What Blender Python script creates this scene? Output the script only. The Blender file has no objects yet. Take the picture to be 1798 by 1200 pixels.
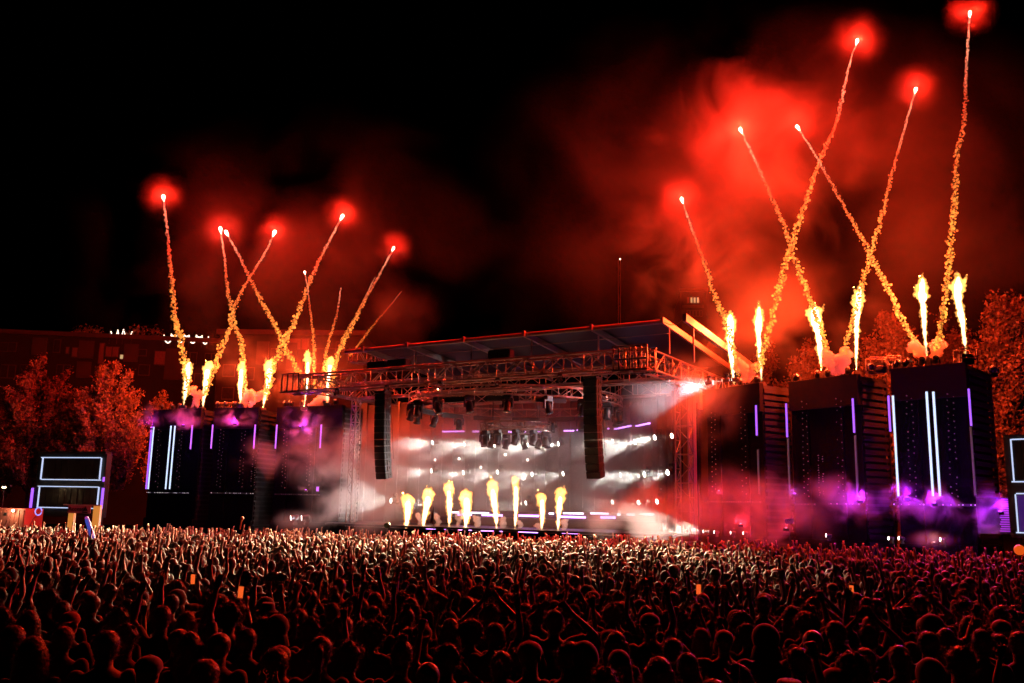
import bpy, bmesh, math, random
import numpy as np
from mathutils import Vector, Matrix, noise as mnoise

SC = bpy.context.scene
COL = SC.collection
random.seed(11)
RNG = np.random.default_rng(11)
R = math.radians

# ------------------------------------------------------------------ camera
IMW, IMH, FPX = 1798.0, 1200.0, 1600.0
PITCH, ROLL = math.atan(294.0 / FPX), R(1.17)
CAMP = Vector((0, 0, 2.6))
_F = Vector((0, math.cos(PITCH), math.sin(PITCH)))
_R0 = Vector((1, 0, 0))
_U0 = Vector((0, -math.sin(PITCH), math.cos(PITCH)))
_R = _R0 * math.cos(ROLL) + _U0 * math.sin(ROLL)
_U = _U0 * math.cos(ROLL) - _R0 * math.sin(ROLL)
cam_d = bpy.data.cameras.new('camera')
cam = bpy.data.objects.new('camera', cam_d)
COL.objects.link(cam)
cam_d.sensor_width = 36.0
cam_d.lens = 36.0 * FPX / IMW
cam_d.clip_end = 2000
cam.matrix_world = Matrix(((_R.x, _U.x, -_F.x, CAMP.x), (_R.y, _U.y, -_F.y, CAMP.y), (_R.z, _U.z, -_F.z, CAMP.z), (0, 0, 0, 1)))
SC.camera = cam

# ------------------------------------------------------------------ night sky, exposure, render settings
world = bpy.data.worlds.new('World')
SC.world = world
world.use_nodes = True
_nt = world.node_tree
_sky = _nt.nodes.new('ShaderNodeTexSky')
_sky.sky_type = 'NISHITA'
_sky.sun_disc = False
_sky.sun_elevation = R(-6)
_sky.sun_rotation = R(160)
_bg = _nt.nodes['Background']
_nt.links.new(_sky.outputs[0], _bg.inputs[0])
_bg.inputs[1].default_value = 0.012
SC.view_settings.view_transform = 'Standard'
SC.view_settings.look = 'None'
SC.view_settings.exposure = 0.0
SC.view_settings.gamma = 1.0
SC.view_settings.use_curve_mapping = False
cy = SC.cycles
cy.use_denoising = True
cy.use_adaptive_sampling = True
cy.adaptive_threshold = 0.05
cy.max_bounces = 3
cy.diffuse_bounces = 0
cy.glossy_bounces = 1
cy.transmission_bounces = 2
cy.transparent_max_bounces = 12
cy.volume_bounces = 0
cy.sample_clamp_indirect = 2.0
cy.sample_clamp_direct = 0.0
cy.caustics_reflective = False
cy.caustics_refractive = False
cy.volume_step_rate = 1.0
cy.volume_max_steps = 32
cy.use_light_tree = True

# ------------------------------------------------------------------ picture <-> place
def ray(px, py):
    return _F + _R * ((px - IMW / 2) / FPX) - _U * ((py - IMH / 2) / FPX)
def at(px, py, Y):
    """the point at distance Y (world y) seen at a photo pixel"""
    r = ray(px, py)
    return CAMP + r * (Y / r.y)
def atz(px, py, z):
    """the point at height z seen at a photo pixel"""
    r = ray(px, py)
    return CAMP + r * ((z - CAMP.z) / r.z)
def onplane(px, py, p, n):
    r = ray(px, py)
    return CAMP + r * ((p - CAMP).dot(n) / r.dot(n))
def pix(p):
    d = Vector(p) - CAMP
    k = FPX / d.dot(_F)
    return IMW / 2 + d.dot(_R) * k, IMH / 2 - d.dot(_U) * k
def ground_z(y):
    return -0.3 - 0.008 * max(0.0, min(y, 60.0) - 8.0)
HORIZON = lambda px: 894 + (px - 899) * 0.0204

# ------------------------------------------------------------------ object helpers
def wmat(o):
    m = o.matrix_basis.copy()
    while o.parent is not None:
        o = o.parent
        m = o.matrix_basis @ m
    return m
def put(o, parent=None, M=None):
    if parent is not None:
        o.parent = parent
        if M is not None:
            o.matrix_basis = wmat(parent).inverted() @ M
    elif M is not None:
        o.matrix_basis = M
    return o
def tag(o, label=None, cat=None, group=None, kind=None):
    if label: o['label'] = label
    if cat: o['category'] = cat
    if group: o['group'] = group
    if kind: o['kind'] = kind
    return o
def empty(name, loc, rz=0.0):
    o = bpy.data.objects.new(name, None)
    COL.objects.link(o)
    o.location = loc
    o.rotation_euler = (0, 0, rz)
    return o
def obj(name, me, parent=None, M=None):
    o = bpy.data.objects.new(name, me)
    COL.objects.link(o)
    return put(o, parent, M)
def mesh(name, V, F, mats=(), smooth=False, mi=None):
    me = bpy.data.meshes.new(name)
    me.from_pydata([tuple(v) for v in V], [], [tuple(f) for f in F])
    for m in (mats if isinstance(mats, (list, tuple)) else [mats]):
        me.materials.append(m)
    if smooth:
        me.polygons.foreach_set('use_smooth', [True] * len(me.polygons))
    if mi is not None:
        me.polygons.foreach_set('material_index', mi)
    me.update()
    return me
ORD = ['first', 'second', 'third', 'fourth', 'fifth', 'sixth', 'seventh', 'eighth', 'ninth', 'tenth', 'eleventh', 'twelfth', 'thirteenth',
       'fourteenth', 'fifteenth', 'sixteenth', 'seventeenth', 'eighteenth', 'nineteenth', 'twentieth']
def ordinal(i):
    if i < 20: return ORD[i]
    t = {2: 'twenty', 3: 'thirty', 4: 'forty', 5: 'fifty'}[(i + 1) // 10]
    u = (i + 1) % 10
    return t[:-1] + 'ieth' if u == 0 else t + '-' + ORD[u - 1]

# ------------------------------------------------------------------ geometry helpers (numpy lists)
_ico = {}
def ico(n):
    if n not in _ico:
        bm = bmesh.new()
        bmesh.ops.create_icosphere(bm, subdivisions=n, radius=1.0)
        bm.verts.ensure_lookup_table()
        _ico[n] = (np.array([v.co[:] for v in bm.verts]), np.array([[v.index for v in f.verts] for f in bm.faces]))
        bm.free()
    return _ico[n]
class Geo:
    def __init__(s):
        s.V, s.F, s.n = [], [], 0
    def add(s, V, F):
        s.V.append(np.asarray(V, float))
        k = s.n
        s.F += [tuple(int(i) + k for i in f) for f in F]
        s.n += len(V)
        return s
    def ball(s, c, r, n=1, rot=None):
        V, F = ico(n)
        r = np.array(r if hasattr(r, '__len__') else (r, r, r), float)
        W = V * r
        if rot is not None:
            W = W @ np.array(rot).T
        return s.add(W + np.array(c[:]), F)
    def tube(s, pts, rad, n=8, flat=None, side=None):
        """loft of rings; rad = radius or (rx, ry) per point"""
        P = [np.array(p[:], float) for p in pts]
        V, F = [], []
        prev = None
        for i, p in enumerate(P):
            d = P[min(i + 1, len(P) - 1)] - P[max(i - 1, 0)]
            d = d / (np.linalg.norm(d) + 1e-9)
            if prev is None:
                a = np.array(side, float) if side is not None else (np.array([1.0, 0, 0]) if abs(d[0]) < 0.8 else np.array([0, 1.0, 0]))
            else:
                a = prev
            a = a - d * a.dot(d)
            a /= np.linalg.norm(a) + 1e-9
            prev = a
            b = np.cross(d, a)
            r = rad[i]
            rx, ry = (r if hasattr(r, '__len__') else (r, r))
            for k in range(n):
                t = 2 * math.pi * k / n
                V.append(p + a * rx * math.cos(t) + b * ry * math.sin(t))
        for i in range(len(P) - 1):
            for k in range(n):
                F.append((i * n + k, i * n + (k + 1) % n, (i + 1) * n + (k + 1) % n, (i + 1) * n + k))
        F.append(tuple(range(n))[::-1])
        F.append(tuple((len(P) - 1) * n + k for k in range(n)))
        return s.add(V, F)
    def box(s, c, size, rot=None):
        V = np.array([[x, y, z] for z in (-.5, .5) for y in (-.5, .5) for x in (-.5, .5)]) * np.array(size)
        if rot is not None: V = V @ np.array(rot).T
        return s.add(V + np.array(c[:]), [(0, 2, 3, 1), (4, 5, 7, 6), (0, 1, 5, 4), (2, 6, 7, 3), (0, 4, 6, 2), (1, 3, 7, 5)])
    def verts(s):
        return np.concatenate(s.V) if s.V else np.zeros((0, 3))
    def mesh(s, name, mats=(), smooth=False):
        return mesh(name, s.verts(), s.F, mats, smooth)
# voxel remesh queue: everything queued is evaluated together
_queue = []
def queue(key, geo, voxel, ratio=None, smooth=1, disp=None):
    me = geo.mesh('tmp')
    o = bpy.data.objects.new('tmp_' + key, me)
    COL.objects.link(o)
    m = o.modifiers.new('r', 'REMESH'); m.mode = 'VOXEL'; m.voxel_size = voxel
    if smooth:
        m = o.modifiers.new('s', 'SMOOTH'); m.factor = 0.5; m.iterations = smooth
    if disp:
        t = bpy.data.textures.new('t', 'CLOUDS'); t.noise_scale = disp[0]; t.noise_depth = 2
        m = o.modifiers.new('d', 'DISPLACE'); m.texture = t; m.strength = disp[1]; m.mid_level = 0.5; m.texture_coords = 'GLOBAL'
    if ratio:
        m = o.modifiers.new('c', 'DECIMATE'); m.ratio = ratio
    _queue.append((key, o))
MESH = {}
def run_queue():
    dg = bpy.context.evaluated_depsgraph_get()
    dg.update()
    for key, o in _queue:
        ev = o.evaluated_get(dg)
        MESH[key] = bpy.data.meshes.new_from_object(ev)
        MESH[key].name = key
    for key, o in _queue:
        me = o.data
        bpy.data.objects.remove(o)
        bpy.data.meshes.remove(me)
    _queue.clear()

# ------------------------------------------------------------------ materials
def nodes(name):
    m = bpy.data.materials.new(name)
    m.use_nodes = True
    nt = m.node_tree
    nt.nodes.clear()
    out = nt.nodes.new('ShaderNodeOutputMaterial')
    return m, nt, out
def pmat(name, col, rough=0.6, metal=0.0, sheen=0.0, var=0.25, vscale=6.0, bump=0.0, src=None, spec=0.5):
    """principled material whose colour drifts with a noise; src 'color' = the object's own colour"""
    m, nt, out = nodes(name)
    N, L = nt.nodes.new, nt.links.new
    b = N('ShaderNodeBsdfPrincipled')
    L(b.outputs[0], out.inputs[0])
    b.inputs['Roughness'].default_value = rough
    b.inputs['Metallic'].default_value = metal
    b.inputs['Specular IOR Level'].default_value = spec
    if sheen:
        b.inputs['Sheen Weight'].default_value = sheen
        b.inputs['Sheen Roughness'].default_value = 0.45
    tc = N('ShaderNodeTexCoord')
    nz = N('ShaderNodeTexNoise'); nz.inputs['Scale'].default_value = vscale; nz.inputs['Detail'].default_value = 4
    L(tc.outputs['Object'], nz.inputs['Vector'])
    mx = N('ShaderNodeMix'); mx.data_type = 'RGBA'; mx.blend_type = 'MULTIPLY'
    mx.inputs[0].default_value = 1.0
    rp = N('ShaderNodeMapRange'); rp.inputs[1].default_value = 0.3; rp.inputs[2].default_value = 0.7
    rp.inputs[3].default_value = 1 - var; rp.inputs[4].default_value = 1 + var
    L(nz.outputs[0], rp.inputs[0])
    L(rp.outputs[0], mx.inputs[7])
    if src == 'color':
        oi = N('ShaderNodeObjectInfo'); L(oi.outputs['Color'], mx.inputs[6])
    elif src == 'attr':
        a = N('ShaderNodeAttribute'); a.attribute_name = 'col'; L(a.outputs['Color'], mx.inputs[6])
    elif src == 'skin':
        oi = N('ShaderNodeObjectInfo'); r = N('ShaderNodeValToRGB')
        r.color_ramp.elements[0].color = (0.16, 0.075, 0.04, 1); r.color_ramp.elements[1].color = (0.62, 0.38, 0.27, 1)
        e = r.color_ramp.elements.new(0.4); e.color = (0.48, 0.27, 0.17, 1)
        L(oi.outputs['Random'], r.inputs[0]); L(r.outputs[0], mx.inputs[6])
    else:
        mx.inputs[6].default_value = (*col, 1)
    L(mx.outputs[2], b.inputs['Base Color'])
    if bump:
        bp = N('ShaderNodeBump'); bp.inputs['Strength'].default_value = bump; bp.inputs['Distance'].default_value = 0.02
        L(nz.outputs[0], bp.inputs['Height']); L(bp.outputs[0], b.inputs['Normal'])
    return m
def emat(name, col, s, body=0.05):
    m, nt, out = nodes(name)
    b = nt.nodes.new('ShaderNodeBsdfPrincipled')
    b.inputs['Base Color'].default_value = (body, body, body, 1)
    b.inputs['Emission Color'].default_value = (*col, 1)
    b.inputs['Emission Strength'].default_value = s
    nt.links.new(b.outputs[0], out.inputs[0])
    return m
def fire(name, col, s):
    m, nt, out = nodes(name)
    e = nt.nodes.new('ShaderNodeEmission')
    e.inputs[0].default_value = (*col, 1); e.inputs[1].default_value = s
    nt.links.new(e.outputs[0], out.inputs['Volume'])
    return m
def smoke_mat(name, dens, scale, lo=0.42, hi=0.68, col=(0.9, 0.9, 0.9), edge=0.35, rag=0.15, seed=0.0, stretch=(1, 1, 1), detail=3, dist=0.6):
    """uneven smoke that thins out towards the rim of its domain (a unit ball scaled to size)"""
    m, nt, out = nodes(name)
    N, L = nt.nodes.new, nt.links.new
    v = N('ShaderNodeVolumePrincipled')
    v.inputs['Color'].default_value = (*col, 1)
    L(v.outputs[0], out.inputs['Volume'])
    tc = N('ShaderNodeTexCoord'); ge = N('ShaderNodeNewGeometry')
    ln = N('ShaderNodeVectorMath'); ln.operation = 'LENGTH'; L(tc.outputs['Object'], ln.inputs[0])
    fo = N('ShaderNodeMapRange'); fo.interpolation_type = 'SMOOTHSTEP'
    fo.inputs[1].default_value = 1.0; fo.inputs[2].default_value = edge; fo.inputs[3].default_value = 0.0; fo.inputs[4].default_value = 1.0
    L(ln.outputs['Value'], fo.inputs[0])
    mp = N('ShaderNodeMapping'); mp.inputs['Scale'].default_value = stretch; mp.inputs['Location'].default_value = (seed, seed * 1.7, -seed)
    L(ge.outputs['Position'], mp.inputs['Vector'])
    nz = N('ShaderNodeTexNoise'); nz.inputs['Scale'].default_value = scale; nz.inputs['Detail'].default_value = detail
    nz.inputs['Distortion'].default_value = dist
    L(mp.outputs[0], nz.inputs['Vector'])
    mr = N('ShaderNodeMapRange'); mr.interpolation_type = 'SMOOTHSTEP'
    mr.inputs[1].default_value = lo; mr.inputs[2].default_value = hi; mr.inputs[3].default_value = 0.0; mr.inputs[4].default_value = dens
    # the rim eats into the noise, so the outline is ragged
    sub = N('ShaderNodeMath'); sub.operation = 'MULTIPLY_ADD'
    sub.inputs[1].default_value = rag; L(fo.outputs[0], sub.inputs[0])
    ad = N('ShaderNodeMath'); ad.operation = 'ADD'; ad.inputs[1].default_value = -rag; L(nz.outputs[0], ad.inputs[0])
    L(ad.outputs[0], sub.inputs[2])
    L(sub.outputs[0], mr.inputs[0])
    mu = N('ShaderNodeMath'); mu.operation = 'MULTIPLY'; L(mr.outputs[0], mu.inputs[0]); L(fo.outputs[0], mu.inputs[1])
    L(mu.outputs[0], v.inputs['Density'])
    return m
_smn = [0]
def smoke(name, c, rad, dens, scale, rz=0.0, step=1.0, label=None, **kw):
    _smn[0] += 1
    m = smoke_mat('smoke_air_%d' % _smn[0], dens, scale, seed=_smn[0] * 3.1, **kw)
    m.cycles.volume_step_rate = step
    V, F = ico(3)
    o = obj(name, mesh('smoke_domain', V, F, m))
    o.location = c; o.scale = rad; o.rotation_euler = (0, 0, rz)
    tag(o, label or 'drifting smoke', 'smoke', kind='stuff')
    return o
def point(parent, p, watts, col, rad=0.1, name='glow'):
    l = bpy.data.lights.new(name, 'POINT'); l.energy = watts; l.color = col; l.shadow_soft_size = rad
    return put(obj(name, l), parent, Matrix.Translation(p))
def spot(parent, p, d, watts, col, size=32, blend=0.35, rad=0.05, name='beam'):
    l = bpy.data.lights.new(name, 'SPOT'); l.energy = watts; l.color = col; l.shadow_soft_size = rad
    l.spot_size = R(size); l.spot_blend = blend
    q = Vector(d).normalized().to_track_quat('-Z', 'Y')
    return put(obj(name, l), parent, Matrix.Translation(p) @ q.to_matrix().to_4x4())

# shared little meshes
_cyl = {}
def cyl_mesh(mat, n=8):
    k = (mat.name, n)
    if k not in _cyl:
        g = Geo().tube([(0, 0, 0), (0, 0, 1)], [1, 1], n)
        _cyl[k] = g.mesh('rod', mat, True)
        fl = [True] * n + [False, False]
        _cyl[k].polygons.foreach_set('use_smooth', fl)
    return _cyl[k]
def bar(parent, name, p, q, r, mat, n=8):
    p, q = Vector(p), Vector(q)
    d = q - p
    M = Matrix.Translation(p) @ d.to_track_quat('Z', 'Y').to_matrix().to_4x4() @ Matrix.Diagonal((r, r, d.length, 1))
    return obj(name, cyl_mesh(mat, n), parent, M)
_bx = {}
def box_mesh(mat):
    if mat.name not in _bx:
        _bx[mat.name] = Geo().box((0, 0, 0), (1, 1, 1)).mesh('block', mat)
    return _bx[mat.name]
def frame_mat(o, x, y, z):
    x, y, z = Vector(x).normalized(), Vector(y).normalized(), Vector(z).normalized()
    return Matrix(((x.x, y.x, z.x, o[0]), (x.y, y.y, z.y, o[1]), (x.z, y.z, z.z, o[2]), (0, 0, 0, 1)))
def block(parent, name, c, size, mat, M=None, rz=0.0):
    """a box centred on c; M or rz orients it"""
    B = (M if M is not None else Matrix.Rotation(rz, 4, 'Z'))
    T = Matrix.Translation(c) @ B.to_3x3().to_4x4() @ Matrix.Diagonal((*size, 1))
    return obj(name, box_mesh(mat), parent, T)
def rounded_box(size, bev, mat, name='case', segs=2):
    bm = bmesh.new()
    bmesh.ops.create_cube(bm, size=1.0)
    for v in bm.verts:
        v.co = Vector((v.co.x * size[0], v.co.y * size[1], v.co.z * size[2]))
    bmesh.ops.bevel(bm, geom=list(bm.edges), offset=bev, segments=segs, affect='EDGES')
    me = bpy.data.meshes.new(name)
    bm.to_mesh(me); bm.free()
    me.materials.append(mat)
    return me
# ================================================================== materials of the place
M_ground = pmat('trodden_grass', (0.05, 0.05, 0.03), 0.95, var=0.5, vscale=1.2, bump=0.4)
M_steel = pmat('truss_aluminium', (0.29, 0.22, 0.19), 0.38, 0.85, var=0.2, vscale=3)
M_dark = pmat('black_powder_coat', (0.018, 0.018, 0.02), 0.45, var=0.4, vscale=8)
M_drape = pmat('black_drape', (0.004, 0.0036, 0.0038), 0.95, spec=0.08, var=0.5, vscale=1.5, bump=0.2)
M_wall = pmat('backdrop_grey', (0.024, 0.025, 0.029), 0.85, var=0.35, vscale=1.0)
M_deck = pmat('stage_deck_black', (0.03, 0.03, 0.032), 0.35, var=0.4, vscale=2)
M_fascia = pmat('dark_fascia', (0.007, 0.005, 0.0055), 0.8, spec=0.12, var=0.3, vscale=0.8)
M_louvre = pmat('dark_timber_slat', (0.012, 0.008, 0.0075), 0.9, var=0.35, vscale=4)
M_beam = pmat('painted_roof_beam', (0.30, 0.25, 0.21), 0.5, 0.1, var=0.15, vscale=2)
M_cover = pmat('roof_membrane', (0.008, 0.006, 0.012), 0.5, var=0.3, vscale=0.8)
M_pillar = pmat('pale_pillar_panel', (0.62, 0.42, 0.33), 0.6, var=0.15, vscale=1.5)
M_white = emat('strip_white', (0.62, 0.76, 1.0), 1.3)
M_frame = emat('strip_screen_frame', (0.60, 0.70, 1.0), 1.0)
M_violet = emat('strip_violet', (0.36, 0.10, 1.0), 1.5)
M_pinkv = emat('strip_pink_violet', (0.56, 0.14, 1.0), 1.5)
M_stripv = emat('strip_stage_violet', (0.62, 0.26, 1.0), 5.0)
M_stripw = emat('strip_stage_pale', (0.95, 0.72, 1.0), 4.5)
M_dotdim = emat('pixel_dim', (1.0, 0.5, 0.45), 0.07, 0.1)
M_dotlit = emat('pixel_lit', (0.9, 0.75, 0.8), 0.9)
M_lens_on = emat('lens_lit', (1.0, 0.93, 0.82), 16.0)
M_lens_small = emat('lens_lit_small', (1.0, 0.88, 0.78), 9.0)
M_lens_off = pmat('lens_glass', (0.04, 0.04, 0.05), 0.08, var=0.1)
M_grille = pmat('speaker_grille', (0.03, 0.03, 0.032), 0.5, 0.3, var=0.5, vscale=40)

# ================================================================== ground
n = 60
V, F = [], []
xs = [(-1) ** (i < 0) * (abs(i) / 20) ** 2.2 * 60 for i in range(-40, 41)]
ys = [-20, -10, 0, 4, 8] + [8 + 2.6 * i for i in range(1, 21)] + [70, 90, 130, 200, 320, 500]
for y in ys:
    for x in xs:
        V.append((x, y, ground_z(y) - 0.0))
nx = len(xs)
for j in range(len(ys) - 1):
    for i in range(nx - 1):
        F.append((j * nx + i, j * nx + i + 1, (j + 1) * nx + i + 1, (j + 1) * nx + i))
tag(obj('ground', mesh('ground', V, F, M_ground, True)), 'dark trodden grass field under the crowd', kind='structure')

# ================================================================== stage frame (u = along the front, v = towards the back)
ZB, ZT = 10.0, 11.05
C0 = atz(1137, 646, ZB)                 # front right corner of the roof grid
CL = atz(498, 688, ZB)                  # front left end
UD = (Vector((C0.x - CL.x, C0.y - CL.y, 0))).normalized()
VD = Vector((-UD.y, UD.x, 0))
LEN = (C0 - CL).length
TH = math.atan2(UD.y, UD.x)
def S(u, v, z):
    """stage coordinates: u from the front right corner (negative to the left), v to the back"""
    p = C0 + UD * u + VD * v
    return Vector((p.x, p.y, z))
STAGE_Z = 1.45

def truss(name, label, group, p0, p1, w, h, bay, rc=0.06, rb=0.03, up=Vector((0, 0, 1)), side=None, cat='truss', ends=True):
    p0, p1 = Vector(p0), Vector(p1)
    d = (p1 - p0); L = d.length; d.normalize()
    s = (side if side is not None else d.cross(up)).normalized()
    root = empty(name, p0)
    tag(root, label, cat, group)
    nb = max(2, round(L / bay))
    A = lambda t, a, b: p0 + d * (L * t / nb) + s * (w * a) + up * (h * b)
    for a in (0, 1):
        for b in (0, 1):
            bar(root, 'chord', A(0, a, b), A(nb, a, b), rc, M_steel, 10)
    for i in range(nb + 1):
        for a in (0, 1):
            bar(root, 'upright', A(i, a, 0), A(i, a, 1), rb, M_steel, 6)
        if i % 2 == 0:
            for b in (0, 1):
                bar(root, 'spreader', A(i, 0, b), A(i, 1, b), rb, M_steel, 6)
    for i in range(nb):
        for a in (0, 1):
            f = (i + a) % 2
            bar(root, 'brace', A(i, a, f), A(i + 1, a, 1 - f), rb, M_steel, 6)
        b = i % 2
        bar(root, 'lacing', A(i, b, 0), A(i + 1, 1 - b, 0), rb, M_steel, 6)
    return root

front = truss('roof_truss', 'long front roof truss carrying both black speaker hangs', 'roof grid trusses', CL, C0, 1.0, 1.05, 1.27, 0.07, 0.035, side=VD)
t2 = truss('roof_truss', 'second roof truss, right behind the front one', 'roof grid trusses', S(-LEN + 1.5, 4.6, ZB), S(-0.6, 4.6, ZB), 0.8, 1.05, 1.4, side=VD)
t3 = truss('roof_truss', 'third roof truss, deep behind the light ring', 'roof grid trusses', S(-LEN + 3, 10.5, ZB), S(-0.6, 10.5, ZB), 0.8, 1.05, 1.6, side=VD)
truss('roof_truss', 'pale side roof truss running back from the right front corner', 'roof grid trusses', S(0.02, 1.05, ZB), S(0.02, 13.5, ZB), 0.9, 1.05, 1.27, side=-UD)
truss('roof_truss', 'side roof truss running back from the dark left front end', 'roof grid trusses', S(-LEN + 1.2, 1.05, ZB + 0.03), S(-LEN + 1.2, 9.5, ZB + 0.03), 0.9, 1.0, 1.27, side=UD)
truss('roof_truss', 'short tilted truss above the left half of the front truss', 'roof grid trusses', at(612, 636, 60.5), at(672, 645, 64.5), 0.8, 0.9, 1.1, side=UD)
# corner block: a dense basket of short bars
cb = empty('corner_block', S(-1.9, -0.15, ZB))
tag(cb, 'dense steel corner block at the right end of the front truss', 'truss block')
for i in range(7):
    for k in (0, 1):
        u = -1.9 + i * 0.32
        bar(cb, 'upright', S(u, -0.12 + k * 1.2, ZB - 0.1), S(u, -0.12 + k * 1.2, ZT + 0.18), 0.045, M_dark if i < 4 else M_steel, 8)
for z in (ZB - 0.08, ZB + 0.5, ZT + 0.14):
    for k in (0, 1):
        bar(cb, 'rail', S(-1.95, -0.18 + k * 1.32, z), S(0.06, -0.18 + k * 1.32, z), 0.05, M_dark, 8)
eb = empty('corner_block', S(-LEN, -0.15, ZB))
tag(eb, 'dark steel end block at the left end of the front truss', 'truss block')
for i in range(4):
    for k in (0, 1):
        bar(eb, 'upright', S(-LEN - 0.1 + i * 0.5, -0.12 + k * 1.2, ZB - 0.1), S(-LEN - 0.1 + i * 0.5, -0.12 + k * 1.2, ZT + 0.12), 0.06, M_dark, 8)
for z in (ZB - 0.08, ZT + 0.1):
    for k in (0, 1):
        bar(eb, 'rail', S(-LEN - 0.15, -0.18 + k * 1.32, z), S(-LEN + 1.5, -0.18 + k * 1.32, z), 0.05, M_dark, 8)

# lattice towers
def tower(px, py_top, py_bot, Y, w, label, bay=0.8):
    top, bot = at(px, py_top, Y), at(px, py_bot, Y)
    b = Vector((top.x, top.y, ground_z(Y)))
    r = truss('lattice_tower', label, 'lattice towers holding the roof', b - UD * w / 2, Vector((b.x, b.y, ZB - 0.02)) - UD * w / 2, w, w, bay, 0.045, 0.026, up=VD, side=UD, cat='tower')
    return r
tower(1196, 690, 930, 52.5, 0.78, 'dark lattice tower beside the tall orange pillar')
tower(623, 690, 890, 63.0, 0.42, 'thin lattice tower rising from white smoke left of the stage', 0.55)

# tall pillar at the right of the stage mouth
pb = at(1220, 930, 53.2)
pl = empty('pillar', (pb.x, pb.y, ground_z(53)), TH)
tag(pl, 'tall orange lit pillar at the right edge of the stage mouth', 'pillar')
Mz = Matrix.Rotation(TH, 4, 'Z')
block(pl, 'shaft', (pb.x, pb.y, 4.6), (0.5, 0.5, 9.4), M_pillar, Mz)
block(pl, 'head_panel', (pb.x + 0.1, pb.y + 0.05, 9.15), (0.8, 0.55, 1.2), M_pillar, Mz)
block(pl, 'edge_trim', Vector((pb.x, pb.y, 4.5)) + UD * 0.31, (0.10, 0.42, 8.8), M_fascia, Mz)

# ------------------------------------------------------------------ roof: eave beam, rafters, posts, membrane
ZE = 12.7
ER, EL = atz(1165, 565, ZE), atz(607, 618, ZE)
EU = (ER - EL).normalized()
roof = empty('stage_roof', EL)
tag(roof, 'long orange edged canopy roof on thin posts above the trusses', 'roof')
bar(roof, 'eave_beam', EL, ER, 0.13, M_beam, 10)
rpx = [640, 717, 816, 922, 1040, 1165]
tops = []
for i, px in enumerate(rpx):
    t = (px - 607) / (1165 - 607)
    a = atz(px, 618 + (565 - 618) * t, ZE)
    b = a + VD * 11 + Vector((0, 0, -0.9))
    ax = (b - a).normalized()
    yy = Vector((0, 0, 1)).cross(ax).normalized()
    fm = frame_mat((0, 0, 0), ax, yy, ax.cross(yy))
    block(roof, 'rafter', (a + b) / 2 + Vector((0, 0, 0.02)), ((b - a).length + 0.5, 0.16, 0.34), M_beam, fm)
    bar(roof, 'post', a + VD * 0.8 + Vector((0, 0, -0.22)), a + VD * 0.8 - Vector((0, 0, ZE - ZT)), 0.05, M_beam)
    tops.append((a, b))
oa = atz(1202, 558, ZE)
ob_ = oa + VD * 12 + Vector((0, 0, -0.9))
ax = (ob_ - oa).normalized(); yy = Vector((0, 0, 1)).cross(ax).normalized()
block(roof, 'rafter', (oa + ob_) / 2, ((ob_ - oa).length, 0.2, 0.42), M_beam, frame_mat((0, 0, 0), ax, yy, ax.cross(yy)))
bar(roof, 'post', oa + VD * 1.3 + Vector((0, 0, -0.3)), oa + VD * 1.3 - Vector((0, 0, 2.2)), 0.055, M_beam)
prev = None
for k in range(9):
    t = k / 8
    p = ER.lerp(oa, t) - Vector((0, 0, 0.28 * 4 * t * (1 - t)))
    if prev is not None: bar(roof, 'cable', prev, p, 0.018, M_steel, 5)
    prev = p
bar(roof, 'tie_rod', EL + VD * 0.6 + Vector((0, 0, -0.55)), ER + VD * 0.6 + Vector((0, 0, -0.55)), 0.02, M_steel, 6)
for i in range(len(tops) - 1):
    (a, b), (c, d) = tops[i], tops[i + 1]
    V, F = [], []
    for jj in range(9):
        for ii in range(9):
            p = a.lerp(b, jj / 8).lerp(c.lerp(d, jj / 8), ii / 8)
            p = p + Vector((0, 0, 0.24 - 0.45 * 4 * (ii / 8) * (1 - ii / 8) * 0.5))
            V.append(p - EL)
    nV = len(V)
    V += [v + Vector((0, 0, 0.03)) for v in V]
    for jj in range(8):
        for ii in range(8):
            q = (jj * 9 + ii, jj * 9 + ii + 1, jj * 9 + ii + 10, jj * 9 + ii + 9)
            F.append(q); F.append(tuple(x + nV for x in q[::-1]))
    obj('membrane', mesh('membrane', V, F, M_cover, True), roof)
# dark gear boxes on the truss
for i, (px, py, Y) in enumerate([(665, 640, 57.5), (700, 640, 56.5), (880, 622, 52.2)]):
    p = at(px, py, Y)
    rb_ = obj('motor_case', rounded_box((1.5, 0.6, 0.5), 0.05, M_dark), None, Matrix.Translation(p) @ Mz)
    rb_.location.z = ZT + 0.26 + 0.1
    tag(rb_, ['black motor case on the front truss, far left one', 'black motor case on the front truss, next to the far left one', 'black motor case on the front truss near the roof middle'][i], 'case', 'motor cases on the roof truss')

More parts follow.
